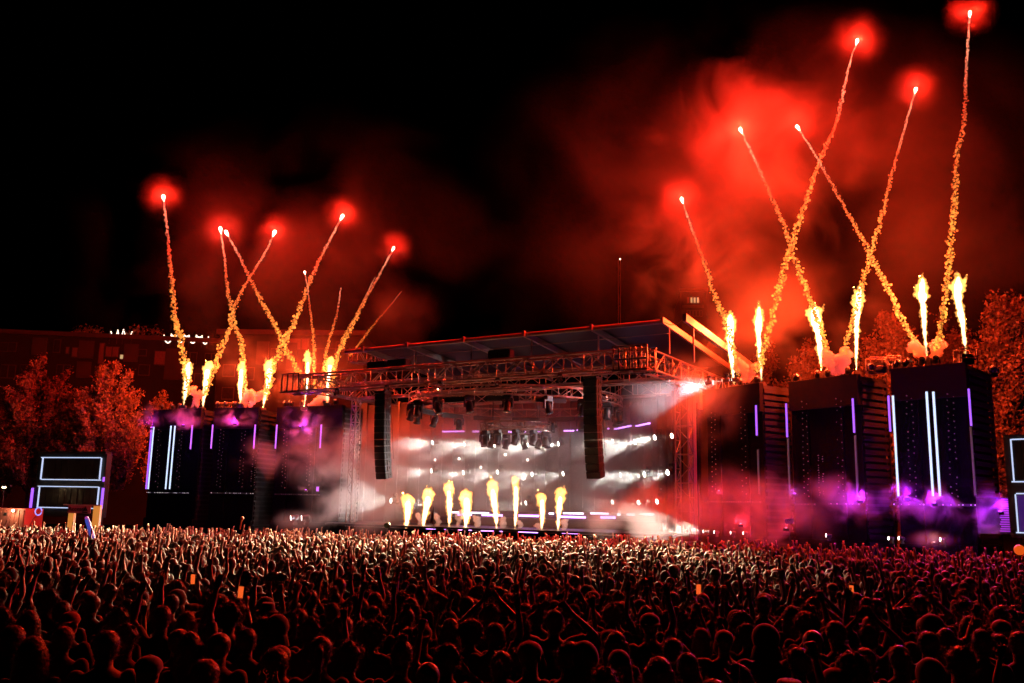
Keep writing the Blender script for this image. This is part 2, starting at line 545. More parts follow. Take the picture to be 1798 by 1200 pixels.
# ------------------------------------------------------------------ line arrays
M_rig = pmat('dark_rigging_steel', (0.06, 0.055, 0.05), 0.5, 0.4)
def line_array(px, ptop, pbot, label):
    # on the front truss line, a little in front
    r = ray(px, ptop)
    P0 = S(0, -0.5, 0)
    t = (P0 - CAMP).dot(VD) / r.dot(VD)
    top = CAMP + r * t
    bot_ray = ray(px + 4, pbot)
    t = (P0 - CAMP).dot(VD) / bot_ray.dot(VD)
    H = top.z - (CAMP + bot_ray * t).z
    n = 13
    root = empty('speaker_line_array', top, TH)
    tag(root, label, 'speaker', 'hanging speaker arrays')
    root2 = root
    h = H / n * 1.02
    bar(root, 'hoist_chain', top + VD * 0.15, Vector((top.x, top.y, ZB)) + VD * 0.15, 0.03, M_steel, 6)
    block(root, 'flying_frame', top + Vector((0, 0, -0.06)), (0.78, 0.7, 0.12), M_dark, Mz)
    p = top + Vector((0, 0, -0.14))
    tilt = 0.0
    W, Dp = 0.80, 0.62
    cab = rounded_box((W, Dp, h * 0.955), 0.018, M_dark, 'cabinet')
    gr = Geo().box((0, -Dp / 2 - 0.006, 0), (W * 0.88, 0.012, h * 0.8)).mesh('grille', M_grille)
    rg = Geo()
    for sgn in (-1, 1):
        rg.box((sgn * (W / 2 + 0.02), -Dp * 0.1, 0), (0.04, 0.08, h * 0.7))
        rg.box((sgn * (W / 2 + 0.02), Dp * 0.28, h * 0.1), (0.035, 0.16, h * 0.3))
    rg = rg.mesh('rigging', M_rig)
    for i in range(n):
        tilt += R(0.5 + 1.6 * (i / n) ** 2)
        rot = Mz @ Matrix.Rotation(tilt, 4, 'X')
        dn = rot @ Vector((0, 0, -1))
        c = p + dn * h * 0.5
        cb_ = obj('cabinet', cab, root, Matrix.Translation(c) @ rot)
        obj('grille', gr, cb_); obj('rigging_plate', rg, cb_)
        p = p + dn * h
    bar(root, 'signal_cable', top + UD * 0.35 + VD * 0.3, Vector((p.x, p.y, p.z + 1.2)) + UD * 0.4 + VD * 0.3, 0.015, M_dark, 5)
line_array(1040, 662, 832, 'nearer black hanging speaker array, right side of the stage')
line_array(673, 688, 834, 'farther black hanging speaker array, left side of the stage')

# ------------------------------------------------------------------ moving head lights
def lathe(prof, n=12):
    V, F = [], []
    for r, z in prof:
        for k in range(n):
            a = 2 * math.pi * k / n
            V.append((r * math.cos(a), r * math.sin(a), z))
    for i in range(len(prof) - 1):
        for k in range(n):
            F.append((i * n + k, i * n + (k + 1) % n, (i + 1) * n + (k + 1) % n, (i + 1) * n + k))
    F.append(tuple(range(n))[::-1]); F.append(tuple((len(prof) - 1) * n + k for k in range(n)))
    return V, F
FX_base = rounded_box((0.36, 0.28, 0.16), 0.03, M_dark, 'base')
g = Geo()
g.box((-0.22, 0, -0.24), (0.05, 0.12, 0.36)); g.box((0.22, 0, -0.24), (0.05, 0.12, 0.36)); g.box((0, 0, -0.07), (0.44, 0.12, 0.05))
FX_yoke = g.mesh('yoke', M_dark)
v_, f_ = lathe([(0.08, 0.22), (0.14, 0.20), (0.17, 0.08), (0.165, -0.02), (0.15, -0.20), (0.175, -0.26), (0.175, -0.29)], 14)
FX_head = mesh('head', v_, f_, M_dark, True)
def lens_mesh(mat):
    v_, f_ = lathe([(0.155, -0.285), (0.15, -0.30), (0.09, -0.312), (0.02, -0.317)], 14)
    return mesh('lens', v_, f_, mat, True)
FX_lens = {k: lens_mesh(m) for k, m in (('on', M_lens_on), ('small', M_lens_small), ('off', M_lens_off))}
def fixture(label, group, pos, aim, lens='off', scale=1.0, stand=False, light=None):
    pos = Vector(pos)
    root = empty('moving_head_light', pos)
    root.scale = (scale,) * 3
    tag(root, label, 'stage light', group)
    a = Vector(aim).normalized()
    yaw = math.atan2(a.y, a.x) + math.pi / 2
    flip = Matrix.Rotation(math.pi, 4, 'X') if stand else Matrix.Identity(4)
    Rz = Matrix.Rotation(yaw, 4, 'Z')
    T = Matrix.Diagonal((scale, scale, scale, 1))
    P = Matrix.Translation(pos)
    obj('base', FX_base, root, P @ T @ Rz @ flip @ Matrix.Translation((0, 0, 0.0)))
    obj('yoke', FX_yoke, root, P @ T @ Rz @ flip @ Matrix.Translation((0, 0, -0.03)))
    hc = Vector((0, 0, 0.38 if stand else -0.38))
    q = a.to_track_quat('-Z', 'Y').to_matrix().to_4x4()
    hd = obj('head', FX_head, root, P @ T @ Matrix.Translation(hc) @ q)
    obj('lens', FX_lens[lens], hd)
    if light:
        lp = pos + (hc + a * 0.36) * scale
        spot(root, lp, a, *light)
    return root

# ------------------------------------------------------------------ backdrop
BL, BR = at(625, 758, 72.0), at(1066, 755, 66.0)
BL.z = BR.z = 0
BD = (BR - BL).normalized(); BN = Vector((-BD.y, BD.x, 0))
RR = at(1196, 742, 54.2); RR.z = 0
RD = (RR - BR).normalized(); RN = Vector((-RD.y, RD.x, 0))
back = empty('stage_backdrop', BL)
tag(back, 'tall grey paneled backdrop wall with violet light bars behind the stage', 'backdrop')
def wall_run(A, B, n, z0, z1):
    d = (B - A); L = d.length; d.normalize()
    rot = math.atan2(d.y, d.x)
    nn = Vector((-d.y, d.x, 0))
    for i in range(n):
        w = L / n
        c = A + d * (w * (i + 0.5)) + nn * (0.05 + (0.10 if i % 2 else 0.0))
        block(back, 'wall_panel', (c.x, c.y, (z0 + z1) / 2 - (0.15 if i % 2 else 0.0)), (w - 0.06, 0.12, z1 - z0), M_wall, rz=rot)
        if i % 2 == 0:
            block(back, 'panel_post', (A + d * (w * i) + nn * -0.02) + Vector((0, 0, (z0 + z1) / 2)), (0.14, 0.2, z1 - z0 + 0.2), M_dark, rz=rot)
wall_run(BL, BR, 22, STAGE_Z, 10.6)
wall_run(BR + RD * 0.15, RR, 11, STAGE_Z, 9.8)
def on_back(px, py, off=0.15):
    if px < 1066:
        return onplane(px, py, BL - BN * off, BN)
    return onplane(px, py, BR - RN * off, RN)
def back_strip(x0, x1, y0, y1, mat, h=0.10):
    a, b = on_back(x0, y0), on_back(x1, y1)
    z = (a.z + b.z) / 2
    d = (b - a); d.z = 0
    c = (a + b) / 2
    block(back, 'light_bar', (c.x, c.y, z), (d.length, 0.08, h), mat, rz=math.atan2(d.y, d.x))
for x0, x1, y0, y1 in [(777, 815, 758, 758), (830, 841, 758, 758), (892, 923, 758.5, 758.5), (939, 972, 758, 757.5), (990, 1008, 757, 756.5),
                       (1013, 1024, 756, 755.5), (1062, 1069, 753.5, 753), (1079, 1108, 752, 750), (1117, 1141, 747, 745)]:
    back_strip(x0, x1, y0, y1, M_stripv, 0.085)
for x0, x1, y in [(781, 814, 765), (744, 762, 755)]:
    back_strip(x0, x1, y, y, M_steel, 0.06)
# vertical pairs of dim pixels on the wall
for px in (703, 733, 765, 797, 824, 850, 880, 912, 941, 985, 1010, 1060, 1093, 1130, 1160):
    g = Geo()
    base = on_back(px, 830, 0.13)
    d = BD if px < 1066 else RD
    for k in range(9):
        y = 785 + k * 14 + (k % 3) * 2
        p = on_back(px, y, 0.13)
        for s_ in (-1, 1):
            if (k * 7 + px + s_) % 5 < 3:
                g.ball(p + d * 0.07 * s_ - base, 0.035, 1)
    put(obj('pixel_column', g.mesh('pixel_column', M_dotlit)), back, Matrix.Translation(base))

# stage deck with riser steps and light bars on their edges
deck = empty('stage_deck', S(-LEN / 2, 2, 0))
tag(deck, 'black raised stage deck with glowing violet step edges', 'stage')
FLp, FRp = S(-LEN + 2.5, 2.0, 0), S(0.5, 2.0, 0)
poly = [FLp, FRp, RR + RD * 0.0 + Vector((0.5, 0, 0)), BR, BL]
Vt = [(p.x - deck.location.x, p.y - deck.location.y, STAGE_Z - 0.12) for p in poly] + [(p.x - deck.location.x, p.y - deck.location.y, STAGE_Z) for p in poly]
k = len(poly)
Ft = [tuple(range(k))[::-1], tuple(range(k, 2 * k))] + [(i, (i + 1) % k, k + (i + 1) % k, k + i) for i in range(k)]
obj('deck_top', mesh('deck_top', Vt, Ft, M_deck), deck)
d = FRp - FLp
nsk = 18
for i in range(nsk):
    c = FLp + d * ((i + 0.5) / nsk)
    block(deck, 'skirt_panel', (c.x + VD.x * 0.1, c.y + VD.y * 0.1, (STAGE_Z - 0.14) / 2 - 0.2), (d.length / nsk - 0.03, 0.08, STAGE_Z - 0.14 + 0.35), M_drape, rz=TH)
def riser(v0, v1, u0, u1, h):
    a = S((u0 + u1) / 2, (v0 + v1) / 2, STAGE_Z + h / 2 + 0.003)
    block(deck, 'riser', a, (u1 - u0, v1 - v0, h), M_deck, Mz)
riser(9.0, 12.0, -20, -3.0, 0.55)
riser(10.6, 12.05, -19.7, -3.2, 1.0)
def step_bar(x0, x1, y0, y1, v, mat, h=0.09):
    P0 = S(0, v, 0)
    a, b = onplane(x0, y0, P0, VD), onplane(x1, y1, P0, VD)
    z = (a.z + b.z) / 2
    c = (a + b) / 2
    block(deck, 'light_bar', (c.x, c.y, z), ((b - a).length, 0.06, h), mat, Mz)
for x0, x1, y0, y1 in [(794, 806, 900, 900), (827, 858, 901, 901), (964, 972, 902, 902), (989, 1024, 902, 901.5), (1037, 1068, 902, 902), (1084, 1089, 904, 904), (1101, 1114, 904, 903.5), (1124, 1148, 903.5, 903.5)]:
    step_bar(x0, x1, y0, y1, 10.5, M_stripw, 0.10)
for x0, x1, y0, y1 in [(804, 828, 904, 904), (846, 882, 905, 905), (911, 946, 906, 906), (982, 1028, 908, 908.5), (1055, 1080, 909, 909)]:
    step_bar(x0, x1, y0, y1, 8.9, M_stripv, 0.13)
for x0, x1, y0, y1 in [(781, 792, 930, 930), (804, 828, 931, 931), (845, 882, 932.5, 933), (909, 953, 934.5, 935), (982, 1017, 936, 936.5), (1055, 1078, 937, 937.5), (745, 764, 932, 932)]:
    step_bar(x0, x1, y0 - 1, y1 - 1, 5.0, M_stripv, 0.15)

# ------------------------------------------------------------------ the lit fixtures on the backdrop: beams sweep to the left over the crowd
WARM = (1.0, 0.90, 0.72)
aim0 = (-UD * 0.62 - VD * 0.76 + Vector((0, 0, -0.20)))
row1 = [(766, 777), (822, 779), (875, 781), (933, 781), (987, 779), (1082, 774), (1122, 775), (1157, 767), (1187, 764)]
row2 = [(764, 826), (820, 829), (880, 828), (941, 832), (995, 831), (1096, 833), (1139, 832), (1180, 828)]
row3 = [(694, 880), (761, 878), (930, 882), (1082, 881), (1128, 881), (1161, 880)]
mid = [(766, 808), (808, 806), (846, 821), (889, 799), (928, 808), (921, 841)]
for rname, row, wts, lens, yoff in (('top', row1, 2900, 'on', 0.6), ('middle', row2, 2000, 'on', 0.6), ('bottom', row3, 1000, 'on', 0.5)):
    for i, (px, py) in enumerate(row):
        p = on_back(px, py, 0.7 if px < 1066 else 0.6)
        if (px, py) == (694, 880):
            p = at(694, 880, 60.0)
        j = Vector((random.uniform(-.06, .06), random.uniform(-.06, .06), random.uniform(-.05, .05)))
        big = px in (694,)
        wt = wts * (2.6 if big else 1.0) * (1.0 if lens == 'on' else .5)
        fixture('lit spotlight, %s from left in the %s row on the stage backdrop' % (ordinal(i), rname), 'lit spotlights in rows on the backdrop',
                p + Vector((0, 0, 0.38)), (aim0 + Vector((0, -.15, .22))) if big else aim0 + j, lens, 1.0, False, (wt, (1.0, .95, .86), 75 if big else 44, 0.8 if big else 0.3))
for i, (px, py) in enumerate(mid):
    fixture('small twinkling spotlight between the backdrop rows, %s from left' % ordinal(i), 'small spotlights between the rows',
            on_back(px, py, 0.4) + Vector((0, 0, 0.22)), -VD + UD * 0.1, 'small', 0.6)
for i, (px, py, Y, w) in enumerate([(1245, 674, 50.6, 3000), (1276, 670, 50.4, 2200), (1293, 669, 50.2, 1600)]):
    p = at(px, py, Y)
    fixture('bright spotlight shining left above the orange pillar, %s from left' % ordinal(i), 'spotlights above the right pillar',
            p + Vector((0, 0, 0.38)), -UD * 0.92 - VD * 0.12 + Vector((0, 0, -0.22 + .1 * i)), 'small', 0.8, False, (w, (.92, .9, 1.0), (46, 40, 36)[i]))
for i, (px, py, w) in enumerate([(519, 909, 900), (538, 909, 1800)]):
    p = at(px, py, 58.0)
    fixture(['bluish floor spotlight at the crowd edge, left one of two', 'bluish floor spotlight at the crowd edge, right one of two'][i], 'floor spotlights left of the stage',
            p + Vector((0, 0, -0.38)), Vector((-0.95, -0.3, -0.12)), 'small', 1.0, True, (w, (0.75, 0.92, 1.0), 34))
for i, (px, py, w, c) in enumerate([(1240, 934, 4200, WARM), (1259, 935, 2600, WARM), (1288, 936, 0, WARM), (1310, 937, 0, WARM), (1456, 941, 0, WARM), (1566, 946, 0, WARM), (1584, 946, 0, WARM), (1657, 948, 0, WARM)]):
    p = at(px, py, 47.0 - (px - 1240) * 0.018)
    fixture('floor spotlight on the right wing, %s from left' % ordinal(i), 'floor spotlights along the right wing',
            p + Vector((0, 0, -0.38 * 0.5)), Vector((-0.99, 0.02, 0.07)), 'small', 0.5, True, (w, c, 34) if w else None)

for i, (px, py, Y, tgt) in enumerate([(1530, 655, 45.0, (13, 24, 1.5)), (1745, 660, 42.0, (16, 27, 1.5))]):  # added dark-lensed fixtures that tint the right side of the crowd violet
    p = at(px, py, Y)
    fixture('added violet crowd spotlight on the right wing roofs, %s from left' % ordinal(i), 'added violet crowd spotlights', p, Vector(tgt) - p, 'off', 0.9, True, (5500, (0.62, 0.04, 1.0), 34, 0.8))
for i, (u, tx, ty) in enumerate([(-21, -24, 39), (-17, -16, 37), (-13, -10, 37), (-9, -3, 35), (-5, 3, 34)]):  # added fixtures with dark lenses, put in to throw cream light on the crowd
    p = S(u, -0.35, ZB - 0.12)
    fixture('added crowd spotlight under the front roof truss, %s from left' % ordinal(i), 'added crowd spotlights under the roof', p, Vector((tx, ty, 1.6)) - p, 'off', 0.7, False, (230000, (1.0, .76, .42), 32, 0.8))
# ------------------------------------------------------------------ circular trusses with hanging lights
def ring_truss(c, r, label, h=0.5, seg=40, w=0.45):
    root = empty('circular_truss', c)
    tag(root, label, 'truss', 'hanging circular light trusses')
    def tor(rr, z):
        g = Geo()
        V, F = [], []
        N1, N2 = 72, 6
        for i in range(N1):
            a = 2 * math.pi * i / N1
            for k in range(N2):
                b = 2 * math.pi * k / N2
                q = rr + 0.035 * math.cos(b)
                V.append((q * math.cos(a), q * math.sin(a), z + 0.035 * math.sin(b)))
        for i in range(N1):
            for k in range(N2):
                F.append((i * N2 + k, ((i + 1) % N1) * N2 + k, ((i + 1) % N1) * N2 + (k + 1) % N2, i * N2 + (k + 1) % N2))
        return mesh('chord', V, F, M_steel, True)
    for rr, z in ((r, 0), (r, h), (r - w, 0), (r - w, h)):
        obj('chord', tor(rr, z), root)
    P = lambda i, rr, z: Vector((c[0] + rr * math.cos(2 * math.pi * i / seg), c[1] + rr * math.sin(2 * math.pi * i / seg), c[2] + z))
    for i in range(seg):
        bar(root, 'brace', P(i, r, 0 if i % 2 else h), P(i + 1, r, h if i % 2 else 0), 0.022, M_steel, 5)
        bar(root, 'upright', P(i, r - w, 0), P(i, r - w, h), 0.022, M_steel, 5)
        bar(root, 'spreader', P(i, r, 0), P(i + 0.5, r - w, 0), 0.02, M_steel, 5)
    for k in range(4):
        a = seg * (k + 0.5) / 4
        bar(root, 'hanging_cable', P(a, r - w / 2, h), P(a, r - w / 2, ZB - c[2]), 0.02, M_dark, 5)
    return root
RC = at(905, 714, 58.0); RC.z = 9.0
SCN = at(905, 762, 58.0); SCN.z = 7.42
ring_truss(RC, 6.8, 'wide circular light truss hanging under the roof', 0.55, 48)
ring_truss(SCN, 2.25, 'small circular light truss hanging below the wide one', 0.5, 24, 0.4)
for i in range(18):
    a = 2 * math.pi * (i + 0.3) / 18
    p = Vector((RC.x + 6.6 * math.cos(a), RC.y + 6.6 * math.sin(a), RC.z - 0.14))
    where = 'near side' if math.sin(a) < 0 else 'far side'
    side = 'left' if math.cos(a) < 0 else 'right'
    rank = sum(1 for j in range(18) if (math.sin(2 * math.pi * (j + .3) / 18) < 0) == (math.sin(a) < 0) and math.cos(2 * math.pi * (j + .3) / 18) < math.cos(a))
    fixture('unlit black moving light under the wide ring, %s, %s from left' % (where, ordinal(rank)), 'unlit lights under the wide ring',
            p, Vector((random.uniform(-.3, .3), -0.25, -1)), 'off', 1.35)
bars_ = sorted(range(14), key=lambda i: 0)
for i in range(14):
    a = 2 * math.pi * i / 14 + 0.1
    t = Vector((-math.sin(a), math.cos(a), 0))
    p = Vector((RC.x + 6.2 * math.cos(a), RC.y + 6.2 * math.sin(a), RC.z - 0.2))
    rank = sum(1 for j in range(14) if (math.sin(2 * math.pi * j / 14 + .1) < 0) == (math.sin(a) < 0) and math.cos(2 * math.pi * j / 14 + .1) < math.cos(a))
    o = obj('strobe_bar', rounded_box((1.9, 0.22, 0.3), 0.03, M_dark), None, Matrix.Translation(p) @ Matrix.Rotation(math.atan2(t.y, t.x), 4, 'Z'))
    tag(o, 'long black strobe bar under the wide ring, %s, %s from left' % ('near side' if math.sin(a) < 0 else 'far side', ordinal(rank)), 'strobe', 'strobe bars under the wide ring')
for i in range(11):
    a = 2 * math.pi * (i + 0.25) / 11
    p = Vector((SCN.x + 2.05 * math.cos(a), SCN.y + 2.05 * math.sin(a), SCN.z - 0.12))
    rank = sum(1 for j in range(11) if math.cos(2 * math.pi * (j + .25) / 11) < math.cos(a))
    fixture('unlit black moving light under the small ring, %s from left' % ordinal(rank), 'unlit lights under the small ring', p, Vector((random.uniform(-.35, .35), -0.2, -1)), 'off', 1.25)

# ------------------------------------------------------------------ wings: boxes with fascia, drapes, light strips and slatted sides
ZW = 9.6
wing_blocks = {}
def wing(key, xl, yl, xr, yr, xs, label, strips, dots, hline, fas=1.55):
    A, B = atz(xl, yl, ZW), atz(xr, yr, ZW)
    A.z = B.z = 0
    d = (B - A); L = d.length; d.normalize()
    nrm = Vector((-d.y, d.x, 0))           # to the back
    rot = math.atan2(d.y, d.x)
    root = empty('stage_wing', A, 0)
    tag(root, label, 'stage wing', 'black stage wing blocks')
    # depth of the slatted return, so that its far end lands at column xs
    depth = 2.0
    for k in range(200):
        q = B + nrm * depth
        if pix((q.x, q.y, 6))[0] >= xs: break
        depth += 0.05
    wing_blocks[key] = (A, B, nrm, depth, rot)
    mid_ = (A + B) / 2
    npan = max(3, round(L / 1.15))
    for i in range(npan):
        c = A + d * (L * (i + 0.5) / npan) + nrm * (0.08 + 0.05 * (i % 2))
        block(root, 'drape_panel', (c.x, c.y, (ZW - fas) / 2 + 0.7), (L / npan - 0.02, 0.1, ZW - fas - 1.4), M_drape, rz=rot)
    c = mid_ + nrm * 0.02
    block(root, 'fascia', (c.x, c.y, ZW - fas / 2), (L, 0.3, fas), M_fascia, rz=rot)
    block(root, 'plinth', (mid_.x, mid_.y, 0.35), (L, 0.3, 2.1), M_drape, rz=rot)
    c = mid_ + nrm * (depth / 2 + 0.2)
    block(root, 'roof_deck', (c.x, c.y, ZW - 0.2), (L - 0.02, depth, 0.2), M_dark, rz=rot)
    ns = 26
    for i in range(ns):
        z = 0.4 + (ZW - 0.6) * i / ns
        c = B + nrm * (depth / 2 + 0.18)
        block(root, 'side_slat', (c.x + d.x * 0.03 * (i % 2), c.y + d.y * 0.03 * (i % 2), z + 0.14), (0.07, depth, 0.22), M_louvre, rz=rot)
    c = B + nrm * (depth / 2 + 0.2) - d * 0.12
    block(root, 'side_backing', (c.x, c.y, ZW / 2 - 0.2), (0.05, depth - 0.1, ZW - 0.5), M_dark, rz=rot)
    c = B + nrm * (depth + 0.25)
    block(root, 'side_post', (c.x, c.y, ZW / 2), (0.16, 0.12, ZW), M_louvre, rz=rot)
    P0 = A - nrm * 0.2
    on = lambda px, py: onplane(px, py, P0, nrm)
    for (x0, y0, x1, y1, mat, w) in strips:
        a, b = on(x0, y0), on(x1, y1)
        cx = (a + b) / 2
        block(root, 'light_strip', cx, (w, 0.07, abs(a.z - b.z)), mat, rz=rot)
        block(root, 'strip_rail', cx + nrm * 0.06, (w * 1.5, 0.05, abs(a.z - b.z) + 0.1), M_dark, rz=rot)
    for (x0, y0, x1, y1, mat) in dots:
        g = Geo()
        a, b = on(x0, y0), on(x1, y1)
        for k in range(34):
            p = a.lerp(b, k / 33)
            s_ = 0.13 * (1 if k % 2 else -1) + random.uniform(-.03, .03)
            if random.random() < 0.8:
                g.ball(p + d * s_ - a, 0.028 if k % 3 else 0.04, 1)
        put(obj('pixel_column', g.mesh('pixel_column', mat)), root, Matrix.Translation(a))
    for (x0, y0, x1, y1, mat) in hline:
        a, b = on(x0, y0), on(x1, y1)
        z = (a.z + b.z) / 2
        block(root, 'ledge', (a + b) / 2 + nrm * 0.06, ((b - a).length, 0.12, 0.10), M_dark, rz=rot)
        g = Geo()
        nn = int((b - a).length / 0.16)
        for k in range(nn):
            if random.random() < 0.7:
                p = a.lerp(b, k / max(1, nn - 1)); p.z = z
                g.ball(p - a, random.choice((0.02, 0.03, 0.035)), 1)
        if g.n: put(obj('pixel_row', g.mesh('pixel_row', mat)), root, Matrix.Translation(a))
    return root
WH, VI, PV = M_white, M_violet, M_pinkv
wing('L1', 272, 721, 356, 717, 376, 'far left wing block with the tall white strips beside the tree',
     [(266.5, 750, 256.5, 859, VI, .09), (270, 750, 260, 859, WH, .07), (300, 748, 291, 859, WH, .08), (307, 748, 298, 859, WH, .08), (338, 747, 334, 789, PV, .07)],
     [(281, 755, 275, 855, M_dotdim), (318, 755, 311, 855, M_dotdim)], [(258, 865, 330, 866, M_dotlit)])
wing('L2', 379, 717, 456, 716, 487, 'second wing block from the left with violet strips under purple smoke',
     [(374, 746, 370, 788, PV, .07), (448.5, 746, 445, 788, PV, .07)],
     [(390, 755, 383, 855, M_dotdim), (428, 755, 422, 855, M_dotdim), (447.5, 790, 443, 860, M_dotdim)], [(371, 866, 444, 866.5, M_dotlit)])
wing('L3', 489, 716, 604, 712, 618, 'third wing block from the left, half lost in orange and grey smoke',
     [(486.5, 746, 483, 788, PV, .07), (564.5, 746, 561.5, 787, PV, .07), (558, 855, 557, 863, PV, .16)],
     [(502, 755, 497, 857, M_dotdim), (545, 755, 540, 852, M_dotdim)], [(481, 868, 560, 869, M_dotdim)])
wing('R1', 1240, 686, 1336, 673, 1372, 'wing block right beside the stage pillar in red haze',
     [(1327, 712, 1329, 765, VI, .07), (1331, 790, 1332, 868, M_dotdim, .05)],
     [(1252, 725, 1254, 868, M_dotdim), (1304, 715, 1307, 868, M_dotdim)], [(1235, 882, 1334, 881, M_dotdim)])
wing('R2', 1387, 672, 1507, 657, 1543, 'middle wing block on the right with slatted side and two flames above',
     [(1380, 709, 1382.5, 768, VI, .07), (1384, 770, 1386, 872, M_dotdim, .06), (1497, 700, 1500, 760, VI, .07), (1502, 765, 1505, 872, M_dotdim, .06)],
     [(1412, 705, 1416, 872, M_dotdim), (1472, 700, 1477, 872, M_dotdim), (1440, 800, 1443, 872, M_dotdim)], [(1392, 886, 1430, 885.5, M_dotdim), (1454, 885.5, 1508, 884.5, M_dotlit)])
wing('R3', 1565, 649, 1696, 637, 1742, 'large nearest wing block on the right with three bright white strips',
     [(1560, 695, 1563, 758, VI, .07), (1567.5, 695, 1577.5, 872, WH, .08), (1627, 688, 1638, 872, WH, .085), (1639, 688, 1650, 872, WH, .085), (1701, 683, 1705, 748, VI, .07), (1705.5, 750, 1711, 870, M_dotdim, .07)],
     [(1596, 695, 1604, 872, M_dotdim), (1668, 692, 1676, 872, M_dotdim)], [(1570, 887, 1712, 886, M_dotlit)])
# low violet glowing end panel and side screens
def led_frame(name, label, c4, Y, mat, parts):
    pts = [at(x, y, Yv) for (x, y), Yv in zip(c4, Y)]
    return pts

# left video screen tower: two dark panels framed by light tubes
Yl = 66.0
scr = empty('video_screen_tower', at(125, 915, Yl))
scr.location.z = ground_z(Yl)
tag(scr, 'dark double video screen framed by bluish tubes in front of the left trees', 'video screen')
P0 = at(125, 850, Yl)
sn = Vector((0.30, 0.954, 0))
sd = Vector((0.954, -0.30, 0))
onS = lambda px, py, off=0.0: onplane(px, py, P0 - sn * off, sn)
rotS = math.atan2(sd.y, sd.x)
def quad_box(root, name, x0, x1, y0, y1, mat, dep, off):
    ym, xm = (y0 + y1) / 2, (x0 + x1) / 2
    a, b = onS(x0, ym, off), onS(x1, ym, off)
    c = (a + b) / 2
    za, zb_ = onS(xm, y0, off).z, onS(xm, y1, off).z
    c.z = (za + zb_) / 2
    w = (Vector((b.x, b.y, 0)) - Vector((a.x, a.y, 0))).length
    return block(root, name, c + sn * dep / 2, (w, dep, abs(za - zb_)), mat, rz=rotS)
M_screen = pmat('dark_screen', (0.018, 0.012, 0.014), 0.35, var=0.4, vscale=2)
quad_box(scr, 'housing', 62, 183, 797, 908, M_dark, 0.5, 0.0)
quad_box(scr, 'top_rail', 64, 186, 793, 797, M_louvre, 0.6, 0.05)
for (ya, yb, xa, xb) in ((803, 843.5, 72, 176.5), (854, 893, 66, 172)):
    # vertical LED modules inside the frame
    for k in range(9):
        xx0 = xa + 3 + (xb - xa - 6) * k / 9
        xx1 = xa + 3 + (xb - xa - 6) * (k + 1) / 9 - 0.8
        quad_box(scr, 'screen_module', xx0, xx1, ya + 3, yb - 3, M_screen, 0.06, 0.07 + 0.015 * (k % 2))
    e = 1.6
    quad_box(scr, 'light_tube', xa, xb, ya, ya + e, M_frame, 0.08, 0.12)
    quad_box(scr, 'light_tube', xa, xb, yb - e, yb, M_frame, 0.08, 0.12)
    quad_box(scr, 'light_tube', xa, xa + e * 0.9, ya + e, yb - e, M_frame, 0.08, 0.12)
    quad_box(scr, 'light_tube', xb - e * 0.9, xb, ya + e, yb - e, M_frame, 0.08, 0.12)
quad_box(scr, 'violet_tube', 53, 56, 857, 892, M_violet, 0.1, 0.1)
quad_box(scr, 'violet_tube', 177, 180, 857, 894, M_violet, 0.1, 0.1)
quad_box(scr, 'violet_tube', 180, 182, 838, 846, M_violet, 0.1, 0.1)
quad_box(scr, 'leg', 64, 68, 890, 925, M_dark, 0.3, -0.1)
quad_box(scr, 'leg', 172, 176, 890, 925, M_dark, 0.3, -0.1)

# right screen, cut by the picture's edge
Yr = 36.0
scr2 = empty('video_screen_tower', at(1800, 960, Yr))
scr2.location.z = ground_z(Yr)
tag(scr2, 'framed video screen tower at the far right edge', 'video screen')
P0 = at(1790, 850, Yr)
sn = Vector((0.72, 0.69, 0)).normalized(); sd = Vector((sn.y, -sn.x, 0))
rotS = math.atan2(sd.y, sd.x)
M_screenv = emat('screen_violet', (0.10, 0.02, 0.30), 0.35, 0.03)
quad_box(scr2, 'housing', 1768, 1880, 762, 946, M_dark, 0.4, 0.0)
for (ya, yb, m_) in ((769, 847, M_screen), (866, 938, M_screenv)):
    xa, xb = 1776 if ya < 800 else 1784, 1875
    for k in range(6):
        xx0 = xa + 4 + (xb - xa - 8) * k / 6; xx1 = xa + 4 + (xb - xa - 8) * (k + 1) / 6 - 1
        quad_box(scr2, 'screen_module', xx0, xx1, ya + 4, yb - 4, m_, 0.06, 0.06 + 0.015 * (k % 2))
    e = 2.2
    quad_box(scr2, 'light_tube', xa, xb, ya, ya + e, M_frame, 0.06, 0.12)
    quad_box(scr2, 'light_tube', xa, xb, yb - e, yb, M_frame, 0.06, 0.12)
    quad_box(scr2, 'light_tube', xa, xa + e * .9, ya + e, yb - e, M_frame, 0.06, 0.12)
for k in range(2):
    quad_box(scr2, 'leg', 1790 + 60 * k, 1796 + 60 * k, 940, 1010, M_dark, 0.3, -0.1)
# glowing ribbed wall between the right wing and the screen
rib = empty('led_wall', at(1756, 928, 39.0)); rib.location.z = 0
tag(rib, 'low violet glowing ribbed wall between right wing and edge screen', 'light wall')
P0 = at(1756, 900, 39.0)
M_rib = emat('rib_violet', (0.55, 0.06, 0.85), 0.55)
quad_box(rib, 'backing', 1716, 1779, 874, 938, M_dark, 0.3, -0.1)
for k in range(15):
    y = 876 + 4.0 * k
    quad_box(rib, 'rib', 1758 - 1.2 * (k % 3), 1776 + k * 0.28, y, y + 2.2, M_rib, 0.06, 0.02)
M_pinkled = emat('rib_pink_pixels', (0.95, 0.6, 1.0), 2.0)
for k in range(15):
    quad_box(rib, 'pixel', 1777 + k * 0.32, 1779.3 + k * 0.32, 876 + 4.0 * k, 878.4 + 4.0 * k, M_pinkled, 0.06, 0.06)
